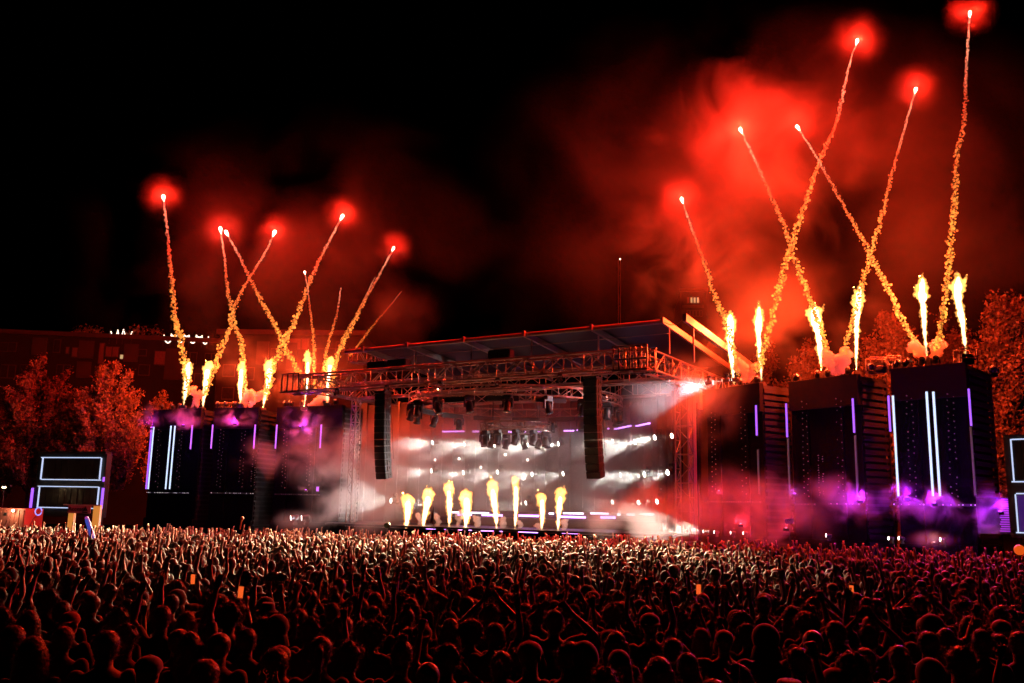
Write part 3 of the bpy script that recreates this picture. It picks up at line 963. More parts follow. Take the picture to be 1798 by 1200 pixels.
# ================================================================== fire jets
M_fire_outer = fire('fire_outer', (1.0, 0.44, 0.085), 7.0)
M_fire_core = fire('fire_core', (1.0, 0.82, 0.58), 16.0)
M_machine = pmat('flame_machine_metal', (0.10, 0.09, 0.085), 0.45, 0.5, var=0.3)
FIRE = (1.0, 0.052, 0.008)
def jet_geo(H, w, seed, mush):
    """outer and core lumps of one fire jet standing on the origin"""
    rg = random.Random(seed)
    go, gc = Geo(), Geo()
    ph = rg.uniform(0, 6)
    N = 46
    rg_head = rg.uniform(0.12, 0.42)
    for i in range(N):
        t = i / (N - 1)
        x = w * (0.30 * math.sin(ph + t * 3.0) + 0.13 * math.sin(ph * 2 + t * 11)) * t + rg.uniform(-.16, .16) * w * t
        y = w * 0.25 * math.cos(ph + t * 2.4) * t
        body = 0.16 + 0.44 * min(1, t / 0.5) ** 0.7
        if mush:
            head = math.exp(-((t - 0.86) / 0.12) ** 2) * rg_head
            tip = 1.0 if t < 0.94 else math.sqrt(max(0.05, (1 - t) / 0.06))
        else:
            head = math.exp(-((t - 0.78) / 0.13) ** 2) * 0.45
            tip = 1.0 if t < 0.80 else max(0.08, (1 - t) / 0.20)
        r = w * 0.5 * (body + head) * tip * rg.uniform(0.72, 1.18)
        z = H * t
        go.ball((x, y, z), (r, r, r * 1.15), 1)
        if t > 0.15:
            for k in range(4):
                a = rg.uniform(0, 6.28)
                rr = r * rg.uniform(0.3, 0.65)
                go.ball((x + math.cos(a) * r * 0.8, y + math.sin(a) * r * 0.8, z + rg.uniform(-.5, .5) * r), rr, 1)
        if t > 0.5 and i % 2:
            a = rg.uniform(0, 6.28); l = r * rg.uniform(0.9, 1.7)
            go.tube([(x, y, z), (x + math.cos(a) * r * .9, y + math.sin(a) * r * .9, z + l * .6), (x + math.cos(a) * r * 1.25, y + math.sin(a) * r * 1.25, z + l * 1.2)], [r * .5, r * .3, r * .05], 6)
        if t < (0.80 if mush else 0.9):
            rc = r * (0.85 if t < 0.7 else 0.6)
            gc.ball((x, y, z), (rc, rc, rc * 1.3), 1)
    return go, gc
jets = []
def jet(bx, by, tx, ty, Y, wpx, mush, label, group, watts, machine=True):
    b, t = at(bx, by, Y), at(tx, ty, Y)
    w = wpx / FPX * Y
    key = 'fire%d' % len(jets)
    go, gc = jet_geo((t - b).length, w, len(jets) + 5, mush)
    queue(key + 'o', go, max(0.035, w * 0.075), None, 1, (w * 0.2, w * 0.42))
    queue(key + 'c', gc, max(0.04, w * 0.09), None, 2)
    jets.append((key, b, t, label, group, watts, machine))
LW = [(322, 712, 336, 629, 17, 0), (356, 716, 370, 635, 17, 1), (422, 709.5, 426, 634, 16, 1), (462, 716, 473, 635, 18, 1), (534, 715, 542.5, 617, 15, 1), (575, 708, 578, 627, 16, 1)]
for i, (bx, by, tx, ty, w, mu) in enumerate(LW):
    jet(bx, by, tx, ty, atz(bx, by, 9.75).y + 1.0 if i < 4 else 65.5, w, mu, 'fire jet on the left wing roof, %s from left' % ordinal(i), 'fire jets on the left wing', 4000)
RW = [(1289, 676, 1282, 538, 22, 0), (1337.5, 672, 1332, 522, 19, 0), (1442, 652, 1436, 525, 24, 0), (1504, 653, 1505, 489, 19, 0), (1627.5, 629, 1621, 473, 20, 0), (1696, 623, 1684, 470, 23, 0)]
for i, (bx, by, tx, ty, w, mu) in enumerate(RW):
    Yb = (51.0, 49.8, 48.0, 46.6, 44.0, 43.6)[i]
    jet(bx, by, tx, ty, Yb, w, mu, 'tall fire jet on the right wing roof, %s from left' % ordinal(i), 'fire jets on the right wing', 6200)
SF = [(712, 929, 719, 874, 21, 1), (743, 928, 749, 862, 20, 1), (788, 929, 793, 848, 18, 1), (817, 930, 817, 865, 23, 1), (872, 932, 868, 844, 19, 1), (904, 932, 905, 836, 16, 1), (951, 934, 950, 868, 16, 1), (980, 933, 980, 859, 18, 1)]
for i, (bx, by, tx, ty, w, mu) in enumerate(SF):
    Yb = onplane(bx, by, S(0, 3.6, 0), VD).y
    jet(bx, by, tx, ty, Yb, w, mu, 'fire jet at the front of the stage, %s from left' % ordinal(i), 'fire jets along the stage front', 80)

# ================================================================== rising comets with bead-like burning trails
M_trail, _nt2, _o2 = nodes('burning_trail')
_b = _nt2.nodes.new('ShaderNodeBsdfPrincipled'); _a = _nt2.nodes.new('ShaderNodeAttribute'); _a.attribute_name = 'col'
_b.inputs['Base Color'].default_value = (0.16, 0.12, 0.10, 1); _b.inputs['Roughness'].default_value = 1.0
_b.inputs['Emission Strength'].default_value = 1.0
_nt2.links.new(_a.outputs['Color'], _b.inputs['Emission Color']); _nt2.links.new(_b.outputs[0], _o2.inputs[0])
M_comet = emat('comet_head', (1.0, 0.50, 0.36), 45.0)
RED = (1.0, 0.013, 0.005)
def catmull(P, n):
    out = []
    P = [2 * P[0] - P[1]] + list(P) + [2 * P[-1] - P[-2]]
    for i in range(1, len(P) - 2):
        for k in range(n):
            t = k / n
            a, b, c, d = P[i - 1], P[i], P[i + 1], P[i + 2]
            out.append(0.5 * ((2 * b) + (c - a) * t + (2 * a - 5 * b + 4 * c - d) * t * t + (3 * b - a - 3 * c + d) * t ** 3))
    out.append(P[-2])
    return out
def comet(pts, Y, label, group, width=1.0, bright=1.0, watts=7000, head=True, redmid=0.0, head_size=1.0):
    P3 = [at(x, y, Y) for x, y in pts]
    path = catmull([Vector(p) for p in P3], 14)
    base = path[-1]
    root = empty('firework_comet', base)
    tag(root, label, 'firework', group)
    rg = random.Random(int(pts[0][0]))
    # arc length
    acc = [0.0]
    for i in range(1, len(path)): acc.append(acc[-1] + (path[i] - path[i - 1]).length)
    L = acc[-1]
    V0, F0 = ico(1); V1, F1 = ico(2)
    VV, FF, CC = [], [], []
    n = 0
    s = 0.25
    i = 0
    sc_ = Y / 45.0
    while s < L:
        while acc[i + 1] < s and i < len(acc) - 2: i += 1
        f = (s - acc[i]) / max(1e-6, acc[i + 1] - acc[i])
        p = path[i].lerp(path[i + 1], f)
        d = (path[i + 1] - path[i]).normalized()
        t = s / L
        spread = (0.025 + 0.10 * min(1, t * 1.6)) * width * sc_
        ph = s * 5.5
        side = d.cross(Vector((0, 1, 0))).normalized()
        for k in range(2 if t > 0.06 else 1):
            off = side * (math.sin(ph + k * 2.4) * spread * 0.7 + rg.gauss(0, spread * 0.45)) + Vector((0, 1, 0)) * rg.gauss(0, spread * 0.7)
            r = (0.022 + 0.034 * min(1, t * 1.5)) * width * sc_ * rg.uniform(0.55, 1.45)
            q = p + off + d * rg.gauss(0, 0.05) - base
            big = r > 0.09
            V_, F_ = (V1, F1) if big else (V0, F0)
            A = np.array(Matrix.Rotation(rg.uniform(0, 6), 3, (rg.random(), rg.random(), 1)))
            VV.append((V_ * r * np.array([rg.uniform(.7, 1.2), rg.uniform(.7, 1.2), rg.uniform(.7, 1.2)])) @ A.T + np.array(q[:]))
            FF.append(F_ + n); n += len(V_)
            # ember glow plus painted light: flame yellow low, flare red above, pale behind head
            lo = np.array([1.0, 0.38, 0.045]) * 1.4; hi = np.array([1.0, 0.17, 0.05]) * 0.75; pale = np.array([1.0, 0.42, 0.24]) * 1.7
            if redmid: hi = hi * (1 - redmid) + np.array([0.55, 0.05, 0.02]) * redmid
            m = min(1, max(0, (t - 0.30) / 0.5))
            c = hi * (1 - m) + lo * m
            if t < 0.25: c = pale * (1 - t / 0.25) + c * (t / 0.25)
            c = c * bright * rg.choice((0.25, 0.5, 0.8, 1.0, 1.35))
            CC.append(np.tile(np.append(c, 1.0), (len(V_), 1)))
        s += (0.026 + 0.016 * min(1, t * 2)) * width * sc_
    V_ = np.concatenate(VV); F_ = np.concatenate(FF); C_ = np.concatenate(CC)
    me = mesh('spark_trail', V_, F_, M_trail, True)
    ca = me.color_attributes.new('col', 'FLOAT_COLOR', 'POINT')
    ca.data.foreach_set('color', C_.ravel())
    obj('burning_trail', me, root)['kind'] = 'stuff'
    if head:
        d = (path[0] - path[4]).normalized()
        g = Geo()
        r = 0.078 * sc_ * head_size
        g.tube([path[0] - base - d * r * 3.0, path[0] - base - d * r * 1.2, path[0] - base, path[0] - base + d * r * 0.9, path[0] - base + d * r * 1.3], [r * .15, r * .6, r, r * .7, r * .1], 10)
        obj('burning_head', g.mesh('burning_head', M_comet, True), root)
        if watts: point(root, path[0] + d * r * 2.5, watts, RED, 0.12)
    return root
YL = 67.0
gl, gr_ = 'red comets over the left wing', 'red comets over the right wing'
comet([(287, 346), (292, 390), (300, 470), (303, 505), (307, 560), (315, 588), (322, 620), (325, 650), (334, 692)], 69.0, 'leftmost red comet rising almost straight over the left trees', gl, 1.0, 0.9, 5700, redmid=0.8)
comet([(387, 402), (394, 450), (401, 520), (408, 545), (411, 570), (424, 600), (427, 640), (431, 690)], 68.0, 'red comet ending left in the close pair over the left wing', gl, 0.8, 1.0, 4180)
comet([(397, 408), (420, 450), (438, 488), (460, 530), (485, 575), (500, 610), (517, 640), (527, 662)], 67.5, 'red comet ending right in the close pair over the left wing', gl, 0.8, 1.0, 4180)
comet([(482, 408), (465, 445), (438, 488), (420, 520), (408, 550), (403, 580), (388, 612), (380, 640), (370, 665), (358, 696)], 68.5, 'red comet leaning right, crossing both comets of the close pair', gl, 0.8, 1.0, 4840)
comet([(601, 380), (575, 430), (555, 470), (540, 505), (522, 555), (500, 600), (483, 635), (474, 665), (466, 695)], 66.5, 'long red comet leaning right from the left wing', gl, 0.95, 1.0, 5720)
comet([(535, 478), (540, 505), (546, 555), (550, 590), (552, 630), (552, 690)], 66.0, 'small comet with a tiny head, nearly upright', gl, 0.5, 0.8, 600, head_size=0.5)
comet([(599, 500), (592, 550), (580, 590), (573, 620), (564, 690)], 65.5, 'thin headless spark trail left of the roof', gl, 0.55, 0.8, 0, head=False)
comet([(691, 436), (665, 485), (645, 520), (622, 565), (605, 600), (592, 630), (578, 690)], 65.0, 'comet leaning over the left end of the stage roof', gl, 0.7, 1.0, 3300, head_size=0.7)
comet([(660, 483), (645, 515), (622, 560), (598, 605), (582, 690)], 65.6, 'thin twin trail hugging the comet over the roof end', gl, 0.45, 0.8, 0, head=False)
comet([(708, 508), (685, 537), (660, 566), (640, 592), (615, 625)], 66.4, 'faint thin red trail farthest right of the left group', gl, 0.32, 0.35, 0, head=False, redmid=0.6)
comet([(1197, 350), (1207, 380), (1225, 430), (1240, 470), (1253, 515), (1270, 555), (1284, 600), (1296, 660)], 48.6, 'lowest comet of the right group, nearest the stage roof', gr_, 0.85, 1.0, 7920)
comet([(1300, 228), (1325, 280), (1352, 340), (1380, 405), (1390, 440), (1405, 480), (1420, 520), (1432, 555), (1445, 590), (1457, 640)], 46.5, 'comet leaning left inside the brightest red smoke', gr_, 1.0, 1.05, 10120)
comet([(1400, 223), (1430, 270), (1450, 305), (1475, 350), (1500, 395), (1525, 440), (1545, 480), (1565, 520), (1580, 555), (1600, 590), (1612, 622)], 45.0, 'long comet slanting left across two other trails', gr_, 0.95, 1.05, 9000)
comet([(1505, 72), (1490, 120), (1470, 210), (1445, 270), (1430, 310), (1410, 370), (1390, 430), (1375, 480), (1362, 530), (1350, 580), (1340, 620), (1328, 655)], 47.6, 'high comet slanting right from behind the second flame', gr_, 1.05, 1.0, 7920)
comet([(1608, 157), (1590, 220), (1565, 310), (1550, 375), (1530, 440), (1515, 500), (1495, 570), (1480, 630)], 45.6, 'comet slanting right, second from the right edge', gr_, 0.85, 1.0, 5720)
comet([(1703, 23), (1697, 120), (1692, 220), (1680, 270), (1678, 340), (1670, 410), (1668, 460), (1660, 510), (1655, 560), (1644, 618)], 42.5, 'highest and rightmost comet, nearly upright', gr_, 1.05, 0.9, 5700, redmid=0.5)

# ================================================================== dense billows of lit smoke at the launchers
M_billow, _bt, _bo = nodes('dense_smoke_puff')
_bv = _bt.nodes.new('ShaderNodeVolumeScatter'); _bv.inputs['Color'].default_value = (.95, .95, .95, 1); _bv.inputs['Density'].default_value = 4.0
_bt.links.new(_bv.outputs[0], _bo.inputs['Volume'])
billows = []
def billow(pts, Y, rpx, label, group, mat=None, up=1.0):
    rg = random.Random(int(pts[0][0] * 3))
    k = 'billow%d' % len(billows)
    P = catmull([at(x, y, Y) for x, y in pts], 8) if len(pts) > 2 else [at(*pts[0], Y).lerp(at(*pts[1], Y), i / 10) for i in range(11)]
    b = P[0].copy()
    g = Geo()
    for i, p in enumerate(P):
        t = i / (len(P) - 1)
        r0 = rpx / FPX * Y * (0.30 + 0.8 * t ** 0.7)
        for q in range(4):
            off = Vector((rg.gauss(0, .45), rg.gauss(0, .4), rg.gauss(0, .4))) * r0
            g.ball(p + off - b, r0 * rg.uniform(0.35, 0.75), 1)
    queue(k, g, max(0.05, rpx / FPX * Y * 0.13), None, 1, (rpx / FPX * Y * 0.5, rpx / FPX * Y * 0.3))
    billows.append((k, b, label, group, mat))
gb = 'yellow lit smoke billows between the fire jets'
for pts, Y, r, lab in [
    ([(346, 716), (345, 700), (338, 684)], 68.6, 7, 'fire lit smoke billow left of the second left jet'),
    ([(336, 716), (345, 702), (358, 688)], 68.4, 6, 'fire lit smoke billow leaning to the second left jet'),
    ([(432, 716), (430, 702), (440, 690)], 67.8, 8, 'fire lit smoke billow right of the third left jet'),
    ([(438, 716), (448, 704), (460, 692)], 67.4, 7, 'fire lit smoke billow leaning to the fourth left jet'),
    ([(545, 712), (555, 706), (568, 702)], 66.0, 9, 'fire lit smoke pile under the left end of the truss'),
    ([(1309, 672), (1305, 655), (1298, 640)], 48.4, 10, 'fire lit smoke billow right of the first right jet'),
    ([(1313, 672), (1318, 660), (1328, 640)], 48.0, 8, 'fire lit smoke billow leaning to the second right jet'),
    ([(1466, 658), (1460, 640), (1452, 624)], 45.8, 11, 'fire lit smoke billow right of the third right jet'),
    ([(1474, 658), (1478, 640), (1484, 620)], 45.5, 12, 'tall fire lit smoke billow left of the fourth right jet'),
    ([(1623, 632), (1615, 618), (1609, 606)], 43.2, 11, 'fire lit smoke billow left of the fifth right jet'),
    ([(1643, 632), (1645, 615), (1648, 606)], 43.0, 12, 'fire lit smoke billow right of the fifth right jet')]:
    billow(pts, Y, r, lab, gb)
for i, (x, y0, y1, r) in enumerate([(735, 928, 905, 5), (768, 930, 906, 6), (803, 931, 908, 5), (809, 915, 900, 6), (837, 932, 910, 7), (881, 933, 912, 6), (911, 934, 916, 5), (944, 934, 921, 5), (989, 936, 915, 6)]):
    Yb = onplane(x, 930, S(0, 4.4, 0), VD).y
    billow([(x - 3, y0), (x + 2, (y0 + y1) / 2), (x, y1)], Yb, r, 'white smoke burst on the stage deck between jets, %s from left' % ordinal(i), 'small white smoke bursts on the deck')

# small machines and lights standing on the wing roofs
TOPS = []
gtop = 'moving lights standing on the wing roofs'
spots_top = {'L1': [286, 304, 318, 345], 'L2': [385, 398, 414, 440], 'L3': [503, 512, 532, 570, 590], 'R1': [1250, 1300, 1330], 'R2': [1399, 1437, 1455, 1490], 'R3': [1577, 1594, 1622, 1646]}
cnt = 0
for key, lst in spots_top.items():
    A, B, nrm, dep, rot = wing_blocks[key]
    for px in lst:
        P0 = A + nrm * 0.7
        q = onplane(px, 700, P0, nrm)
        fixture('small unlit light on the %s wing roof, %s from left' % ('left' if key[0] == 'L' else 'right', ordinal(cnt if key[0] == 'L' else cnt - 13)), gtop,
                Vector((q.x, q.y, ZW + 0.02)), Vector((random.uniform(-.4, .4), -1, 0.5)), 'off', 0.85, True)
        cnt += 1
# stand boxes seen above R3
for i, (px, w) in enumerate([(1542, 1.0), (1566, 0.7), (1696, 0.8)]):
    A, B, nrm, dep, rot = wing_blocks['R3']
    q = onplane(px, 640, A + nrm * 1.4, nrm)
    o = empty('equipment_frame', (q.x, q.y, ZW))
    tag(o, ['open steel equipment frame at the left of the nearest wing roof', 'small steel equipment frame behind the nearest wing roof edge', 'dark flame machine box under the rightmost jet'][i], 'equipment')
    for sx in (-.5, .5):
        for sy in (-.3, .3):
            bar(o, 'leg', (q.x + sx * w, q.y + sy, ZW), (q.x + sx * w, q.y + sy, ZW + 0.85), 0.03, M_steel, 6)
    for z in (0.4, 0.85):
        for sy in (-.3, .3):
            bar(o, 'rail', (q.x - .5 * w, q.y + sy, ZW + z), (q.x + .5 * w, q.y + sy, ZW + z), 0.03, M_steel, 6)
    block(o, 'unit', (q.x, q.y, ZW + 0.35), (w * 0.7, 0.45, 0.5), M_dark)
# a short ladder truss lying on L2
A, B, nrm, dep, rot = wing_blocks['L2']
truss('ladder_truss', 'short truss lying on the left wing roof between the jets', None, A + nrm * 1.0 + Vector((0, 0, ZW + 0.05)) - UD * 0.8, A + nrm * 0.9 + Vector((1.9, 0, ZW + 0.05)), 0.3, 0.5, 0.5, 0.03, 0.018, side=nrm)
# ================================================================== trees
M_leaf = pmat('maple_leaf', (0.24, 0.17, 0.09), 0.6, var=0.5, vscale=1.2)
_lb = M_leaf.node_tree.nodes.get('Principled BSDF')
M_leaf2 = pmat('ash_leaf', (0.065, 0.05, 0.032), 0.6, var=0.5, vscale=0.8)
M_bark = pmat('bark', (0.09, 0.065, 0.05), 0.9, var=0.4, vscale=5, bump=0.5)
def tree(label, group, px, ptop, Y, wpx, nplume, nleaf, seed, mat=None, leaf=0.115, zc0=0.28, trunk_lean=0.0):
    rg = np.random.default_rng(seed)
    top = at(px, ptop, Y)
    H = top.z
    W = wpx / FPX * Y / 2
    root = empty('tree', (top.x, Y, ground_z(Y)))
    tag(root, label, 'tree', group)
    zb = H * zc0
    cz, rz_ = (H + zb) / 2, (H - zb) / 2
    g = Geo()
    g.tube([(0, 0, -0.2), (0.05, 0, H * 0.2), (-0.05, 0.05, H * 0.45), (0.02, 0, H * 0.8)], [0.32, 0.24, 0.17, 0.05], 9)
    LV = []
    for i in range(nplume):
        # plume tip on the crown's surface, uneven
        while True:
            u = rg.normal(size=3); u /= np.linalg.norm(u)
            if u[2] > -0.75: break
        k = rg.uniform(0.72, 1.08)
        tip = np.array([u[0] * W * k, u[1] * W * k, cz + u[2] * rz_ * k])
        tip[:2] *= 1.0 - 0.35 * max(0, u[2])            # narrower towards the top
        s0 = np.array([0, 0, max(zb * 0.9, tip[2] - rg.uniform(0.9, 1.6) * (np.hypot(tip[0], tip[1]) * 0.8 + 0.6))])
        mid_ = (s0 + tip) / 2 + np.array([tip[0] * 0.15, tip[1] * 0.15, -0.2])
        if i % 3 == 0:
            g.tube([s0, mid_, tip * 0.9 + s0 * 0.1], [0.07, 0.045, 0.012], 5)
        n = int(nleaf * 1.5)
        t = rg.uniform(0.35, 1.08, n) ** 0.8
        c = (1 - t)[:, None] ** 2 * s0 + (2 * t * (1 - t))[:, None] * mid_ + (t ** 2)[:, None] * tip
        sp = (0.05 + 0.14 * (1 - np.abs(t - 0.75)))[:, None] * (H / 13)
        LV.append(c + rg.normal(size=(n, 3)) * sp)
    P = np.concatenate(LV)
    n = len(P)
    a = rg.normal(size=(n, 3)); a /= np.linalg.norm(a, axis=1)[:, None]
    b = rg.normal(size=(n, 3)); b -= a * (a * b).sum(1)[:, None]; b /= np.linalg.norm(b, axis=1)[:, None]
    sz = rg.uniform(0.6, 1.25, n)[:, None] * leaf
    q = np.stack([P - a * sz, P - b * sz * 0.62 + a * sz * .15, P + a * sz, P + b * sz * 0.62 + a * sz * .15], 1).reshape(-1, 3)
    me = bpy.data.meshes.new('crown')
    me.vertices.add(4 * n); me.vertices.foreach_set('co', q.ravel())
    me.loops.add(4 * n); me.loops.foreach_set('vertex_index', np.arange(4 * n))
    me.polygons.add(n); me.polygons.foreach_set('loop_start', np.arange(n) * 4); me.polygons.foreach_set('loop_total', np.full(n, 4))
    me.materials.append(mat or M_leaf)
    me.update(); me.validate()
    obj('trunk', g.mesh('trunk', M_bark, True), root)
    obj('crown', me, root)
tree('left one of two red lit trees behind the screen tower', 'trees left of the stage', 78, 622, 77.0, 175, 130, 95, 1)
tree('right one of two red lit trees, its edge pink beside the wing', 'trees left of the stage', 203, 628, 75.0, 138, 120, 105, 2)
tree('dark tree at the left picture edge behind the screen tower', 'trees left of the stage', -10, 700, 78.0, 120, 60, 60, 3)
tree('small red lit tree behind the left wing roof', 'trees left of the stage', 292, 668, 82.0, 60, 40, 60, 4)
gt = 'trees behind the right wing'
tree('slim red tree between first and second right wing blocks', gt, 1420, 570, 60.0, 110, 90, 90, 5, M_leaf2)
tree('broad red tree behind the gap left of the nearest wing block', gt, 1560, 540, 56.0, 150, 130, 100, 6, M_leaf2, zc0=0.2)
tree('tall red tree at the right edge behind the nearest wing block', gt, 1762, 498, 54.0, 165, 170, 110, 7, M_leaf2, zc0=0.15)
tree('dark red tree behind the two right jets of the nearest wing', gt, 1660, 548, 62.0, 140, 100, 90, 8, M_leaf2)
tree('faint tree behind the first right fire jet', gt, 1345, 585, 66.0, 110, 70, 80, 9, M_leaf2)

# ================================================================== buildings
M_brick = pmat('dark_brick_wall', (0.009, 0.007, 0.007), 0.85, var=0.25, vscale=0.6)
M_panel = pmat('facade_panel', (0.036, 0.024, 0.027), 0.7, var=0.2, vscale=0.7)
M_glass = pmat('window_glass', (0.03, 0.03, 0.04), 0.12, var=0.2)
M_curtain = pmat('window_curtain', (0.14, 0.08, 0.08), 0.8, var=0.2)
M_winframe = pmat('window_frame', (0.045, 0.036, 0.034), 0.6)
M_lit = emat('lit_window', (1.0, 0.62, 0.28), 0.6)
M_bulb = emat('string_bulb', (1.0, 0.82, 0.62), 3.0)
def facade(label, xl, xr, ytop, Y, nrm2, floors, panels, windows, lit=(), depth=14):
    P0 = at((xl + xr) / 2, ytop, Y)
    nn = Vector((nrm2[0], nrm2[1], 0)).normalized()
    dd = Vector((nn.y, -nn.x, 0))
    rot = math.atan2(dd.y, dd.x)
    on = lambda px, py, off=0.0: onplane(px, py, P0 - nn * off, nn)
    a, b = on(xl, ytop), on(xr, ytop)
    zt = P0.z
    root = empty('apartment_building', (P0.x, P0.y, ground_z(Y)))
    tag(root, label, 'building', 'buildings behind the stage')
    w = (Vector((b.x, b.y, 0)) - Vector((a.x, a.y, 0))).length
    c = (a + b) / 2
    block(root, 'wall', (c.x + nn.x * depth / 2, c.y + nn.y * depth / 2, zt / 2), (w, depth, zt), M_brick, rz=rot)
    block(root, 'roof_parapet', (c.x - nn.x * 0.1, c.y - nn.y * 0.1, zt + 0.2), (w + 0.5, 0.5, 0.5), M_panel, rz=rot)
    for (x0, y0, x1, y1) in panels:
        p, q = on(x0, y0, 0.1), on(x1, y1, 0.1)
        m_ = (p + q) / 2
        block(root, 'facade_panel', m_ + nn * 0.05, ((Vector((q.x, q.y, 0)) - Vector((p.x, p.y, 0))).length, 0.3, abs(p.z - q.z)), M_panel, rz=rot)
    for i, (x0, y0, x1, y1, kind) in enumerate(windows):
        p, q = on(x0, y0, 0.04), on(x1, y1, 0.04)
        m_ = (p + q) / 2
        ww, hh = (Vector((q.x, q.y, 0)) - Vector((p.x, p.y, 0))).length, abs(p.z - q.z)
        wf = block(root, 'window', m_ + nn * 0.05, (ww, 0.16, hh), M_winframe, rz=rot)
        npn = 2 if ww > 1.4 else 1
        for k in range(npn):
            cc = m_ - nn * 0.06 + dd * (ww * ((k + 0.5) / npn - 0.5))
            block(wf, 'pane', cc, (ww / npn - 0.16, 0.06, hh - 0.18), {'g': M_glass, 'c': M_curtain, 'l': M_lit}[kind], rz=rot)
    return root, on, nn
P1 = [(58, 593, 80, 624), (140, 598, 163, 630), (136, 635, 158, 664), (219, 604, 241, 636), (292, 612, 318, 668)]
W1 = [(2, 601, 14, 618, 'g'), (15, 601, 28, 618, 'g'), (95, 596, 105, 620, 'g'), (116, 609, 121, 622, 'c'), (127, 610, 136, 628, 'c'), (175, 602, 181, 640, 'c'), (186, 608, 208, 628, 'c'),
      (210.5, 622, 217, 632, 'l'), (243, 613, 257, 626, 'g'), (244, 640, 262, 660, 'g'), (272, 616, 290, 642, 'c'), (322, 618, 345, 640, 'g'), (330, 655, 352, 680, 'g'), (2, 640, 26, 665, 'g'), (36, 640, 52, 668, 'g'), (100, 640, 122, 665, 'g'),
      (175, 655, 205, 680, 'g'), (360, 620, 382, 642, 'g')]
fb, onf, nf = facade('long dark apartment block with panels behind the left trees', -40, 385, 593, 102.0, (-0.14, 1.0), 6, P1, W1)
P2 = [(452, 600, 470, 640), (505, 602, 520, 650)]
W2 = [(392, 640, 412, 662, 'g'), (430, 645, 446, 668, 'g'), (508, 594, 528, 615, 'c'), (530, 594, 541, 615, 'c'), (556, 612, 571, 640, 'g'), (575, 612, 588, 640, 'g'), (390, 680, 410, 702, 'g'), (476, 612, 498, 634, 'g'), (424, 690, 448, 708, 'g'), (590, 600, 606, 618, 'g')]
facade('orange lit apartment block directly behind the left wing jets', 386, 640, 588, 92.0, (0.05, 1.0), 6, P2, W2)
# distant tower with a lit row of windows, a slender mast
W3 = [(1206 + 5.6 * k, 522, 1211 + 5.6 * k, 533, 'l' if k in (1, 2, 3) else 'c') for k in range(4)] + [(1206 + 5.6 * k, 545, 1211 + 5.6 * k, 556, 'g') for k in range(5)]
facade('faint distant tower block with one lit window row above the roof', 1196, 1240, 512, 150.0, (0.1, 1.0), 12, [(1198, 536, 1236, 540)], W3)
mb_ = at(1086, 570, 125.0)
mt_ = at(1086, 457, 125.0)
truss('radio_mast', 'thin dark mast rising behind the middle of the roof', None, Vector((mb_.x, mb_.y, 0)), mt_, 0.3, 0.3, 2.2, 0.03, 0.015, up=Vector((0, 1, 0)), side=Vector((1, 0, 0)), cat='mast')
o = obj('beacon_light', Geo().ball((0, 0, 0), 0.14, 2).mesh('beacon', M_bulb, True)); o.location = mt_ + Vector((0.25, 0.2, 0.2))
tag(o, 'tiny white beacon light on top of the thin mast', 'light')

# roof terrace: bulb strings between poles, planters
def bulb_string(label, pts, sag):
    root = empty('string_lights', onf(*pts[0]))
    tag(root, label, 'string lights', 'bulb strings on the roof terrace')
    for i in range(len(pts) - 1):
        a, b = onf(*pts[i]), onf(*pts[i + 1])
        prev = a
        for k in range(1, 9):
            t = k / 8
            p = a.lerp(b, t) - Vector((0, 0, sag * 4 * t * (1 - t)))
            bar(root, 'wire', prev, p, 0.02, M_dark, 4)
            bl = obj('bulb', bulb_me, root, Matrix.Translation(p - Vector((0, 0, .08))))
            prev = p
    for x, y in pts[::2]:
        p = onf(x, y)
        bar(root, 'pole', p, (p.x, p.y, onf(190, 604).z), 0.04, M_dark, 5)
bulb_me = Geo().ball((0, 0, 0), 0.075, 1).mesh('bulb', M_bulb, True)
bulb_string('left string of roof bulbs above the two trees', [(194, 579), (203, 588), (207, 579), (212, 589), (217, 578), (225, 590), (232, 582)], 0.25)
bulb_string('right string of roof bulbs beside the leftmost comet trail', [(288, 585), (290, 597), (299, 599), (301, 586), (310, 588), (312, 597), (321, 598), (323, 586), (332, 588), (334, 598), (343, 599), (345, 588), (355, 589), (357, 600), (364, 600), (366, 591)], 0.2)
for i, x in enumerate((140, 151, 168, 236, 244, 272)):
    p = onf(x, 592, -1.0)
    r = empty('roof_planter', (p.x, p.y, onf(x, 600).z + 0.4))
    tag(r, 'reddish potted bush on the roof terrace, %s from left' % ordinal(i), 'plant', 'potted bushes on the roof terrace')
    block(r, 'pot', r.location + Vector((0, 0, 0.25)), (0.8, 0.6, 0.5), M_panel)
    g = Geo(); rg = random.Random(i)
    for k in range(90):
        c = Vector((rg.gauss(0, .4), rg.gauss(0, .3), 0.9 + rg.gauss(0, .3)))
        g.add([c + Vector((rg.gauss(0, .12), rg.gauss(0, .12), rg.gauss(0, .12))) for _ in range(3)], [(0, 1, 2)])
    obj('leaves', g.mesh('leaves', M_leaf), r)

# ================================================================== left edge: container, street lamp, entrance gate
M_cont = pmat('red_container', (0.42, 0.12, 0.08), 0.6, var=0.2, vscale=1)
Yc = 62.0
a, b = at(-25, 893, Yc), at(45, 893, Yc)
ct = empty('site_container', ((a.x + b.x) / 2, Yc, ground_z(Yc)))
tag(ct, 'low red site container with a lamp at the left edge', 'container')
w = b.x - a.x; zt = at(20, 893, Yc).z
block(ct, 'box', (ct.location.x, Yc + 1.2, (zt - 0.4) / 2), (w, 2.4, zt + 0.4), M_cont)
for k in range(9):
    block(ct, 'rib', (a.x + w * (k + .5) / 9, Yc - 0.02, zt / 2), (w / 18, 0.05, zt - 0.2), M_cont)
dx = at(8, 900, Yc).x
block(ct, 'door', (dx, Yc - 0.06, zt / 2 - 0.1), (0.9, 0.06, zt - 0.3), pmat('container_door', (0.30, 0.09, 0.07), 0.6))
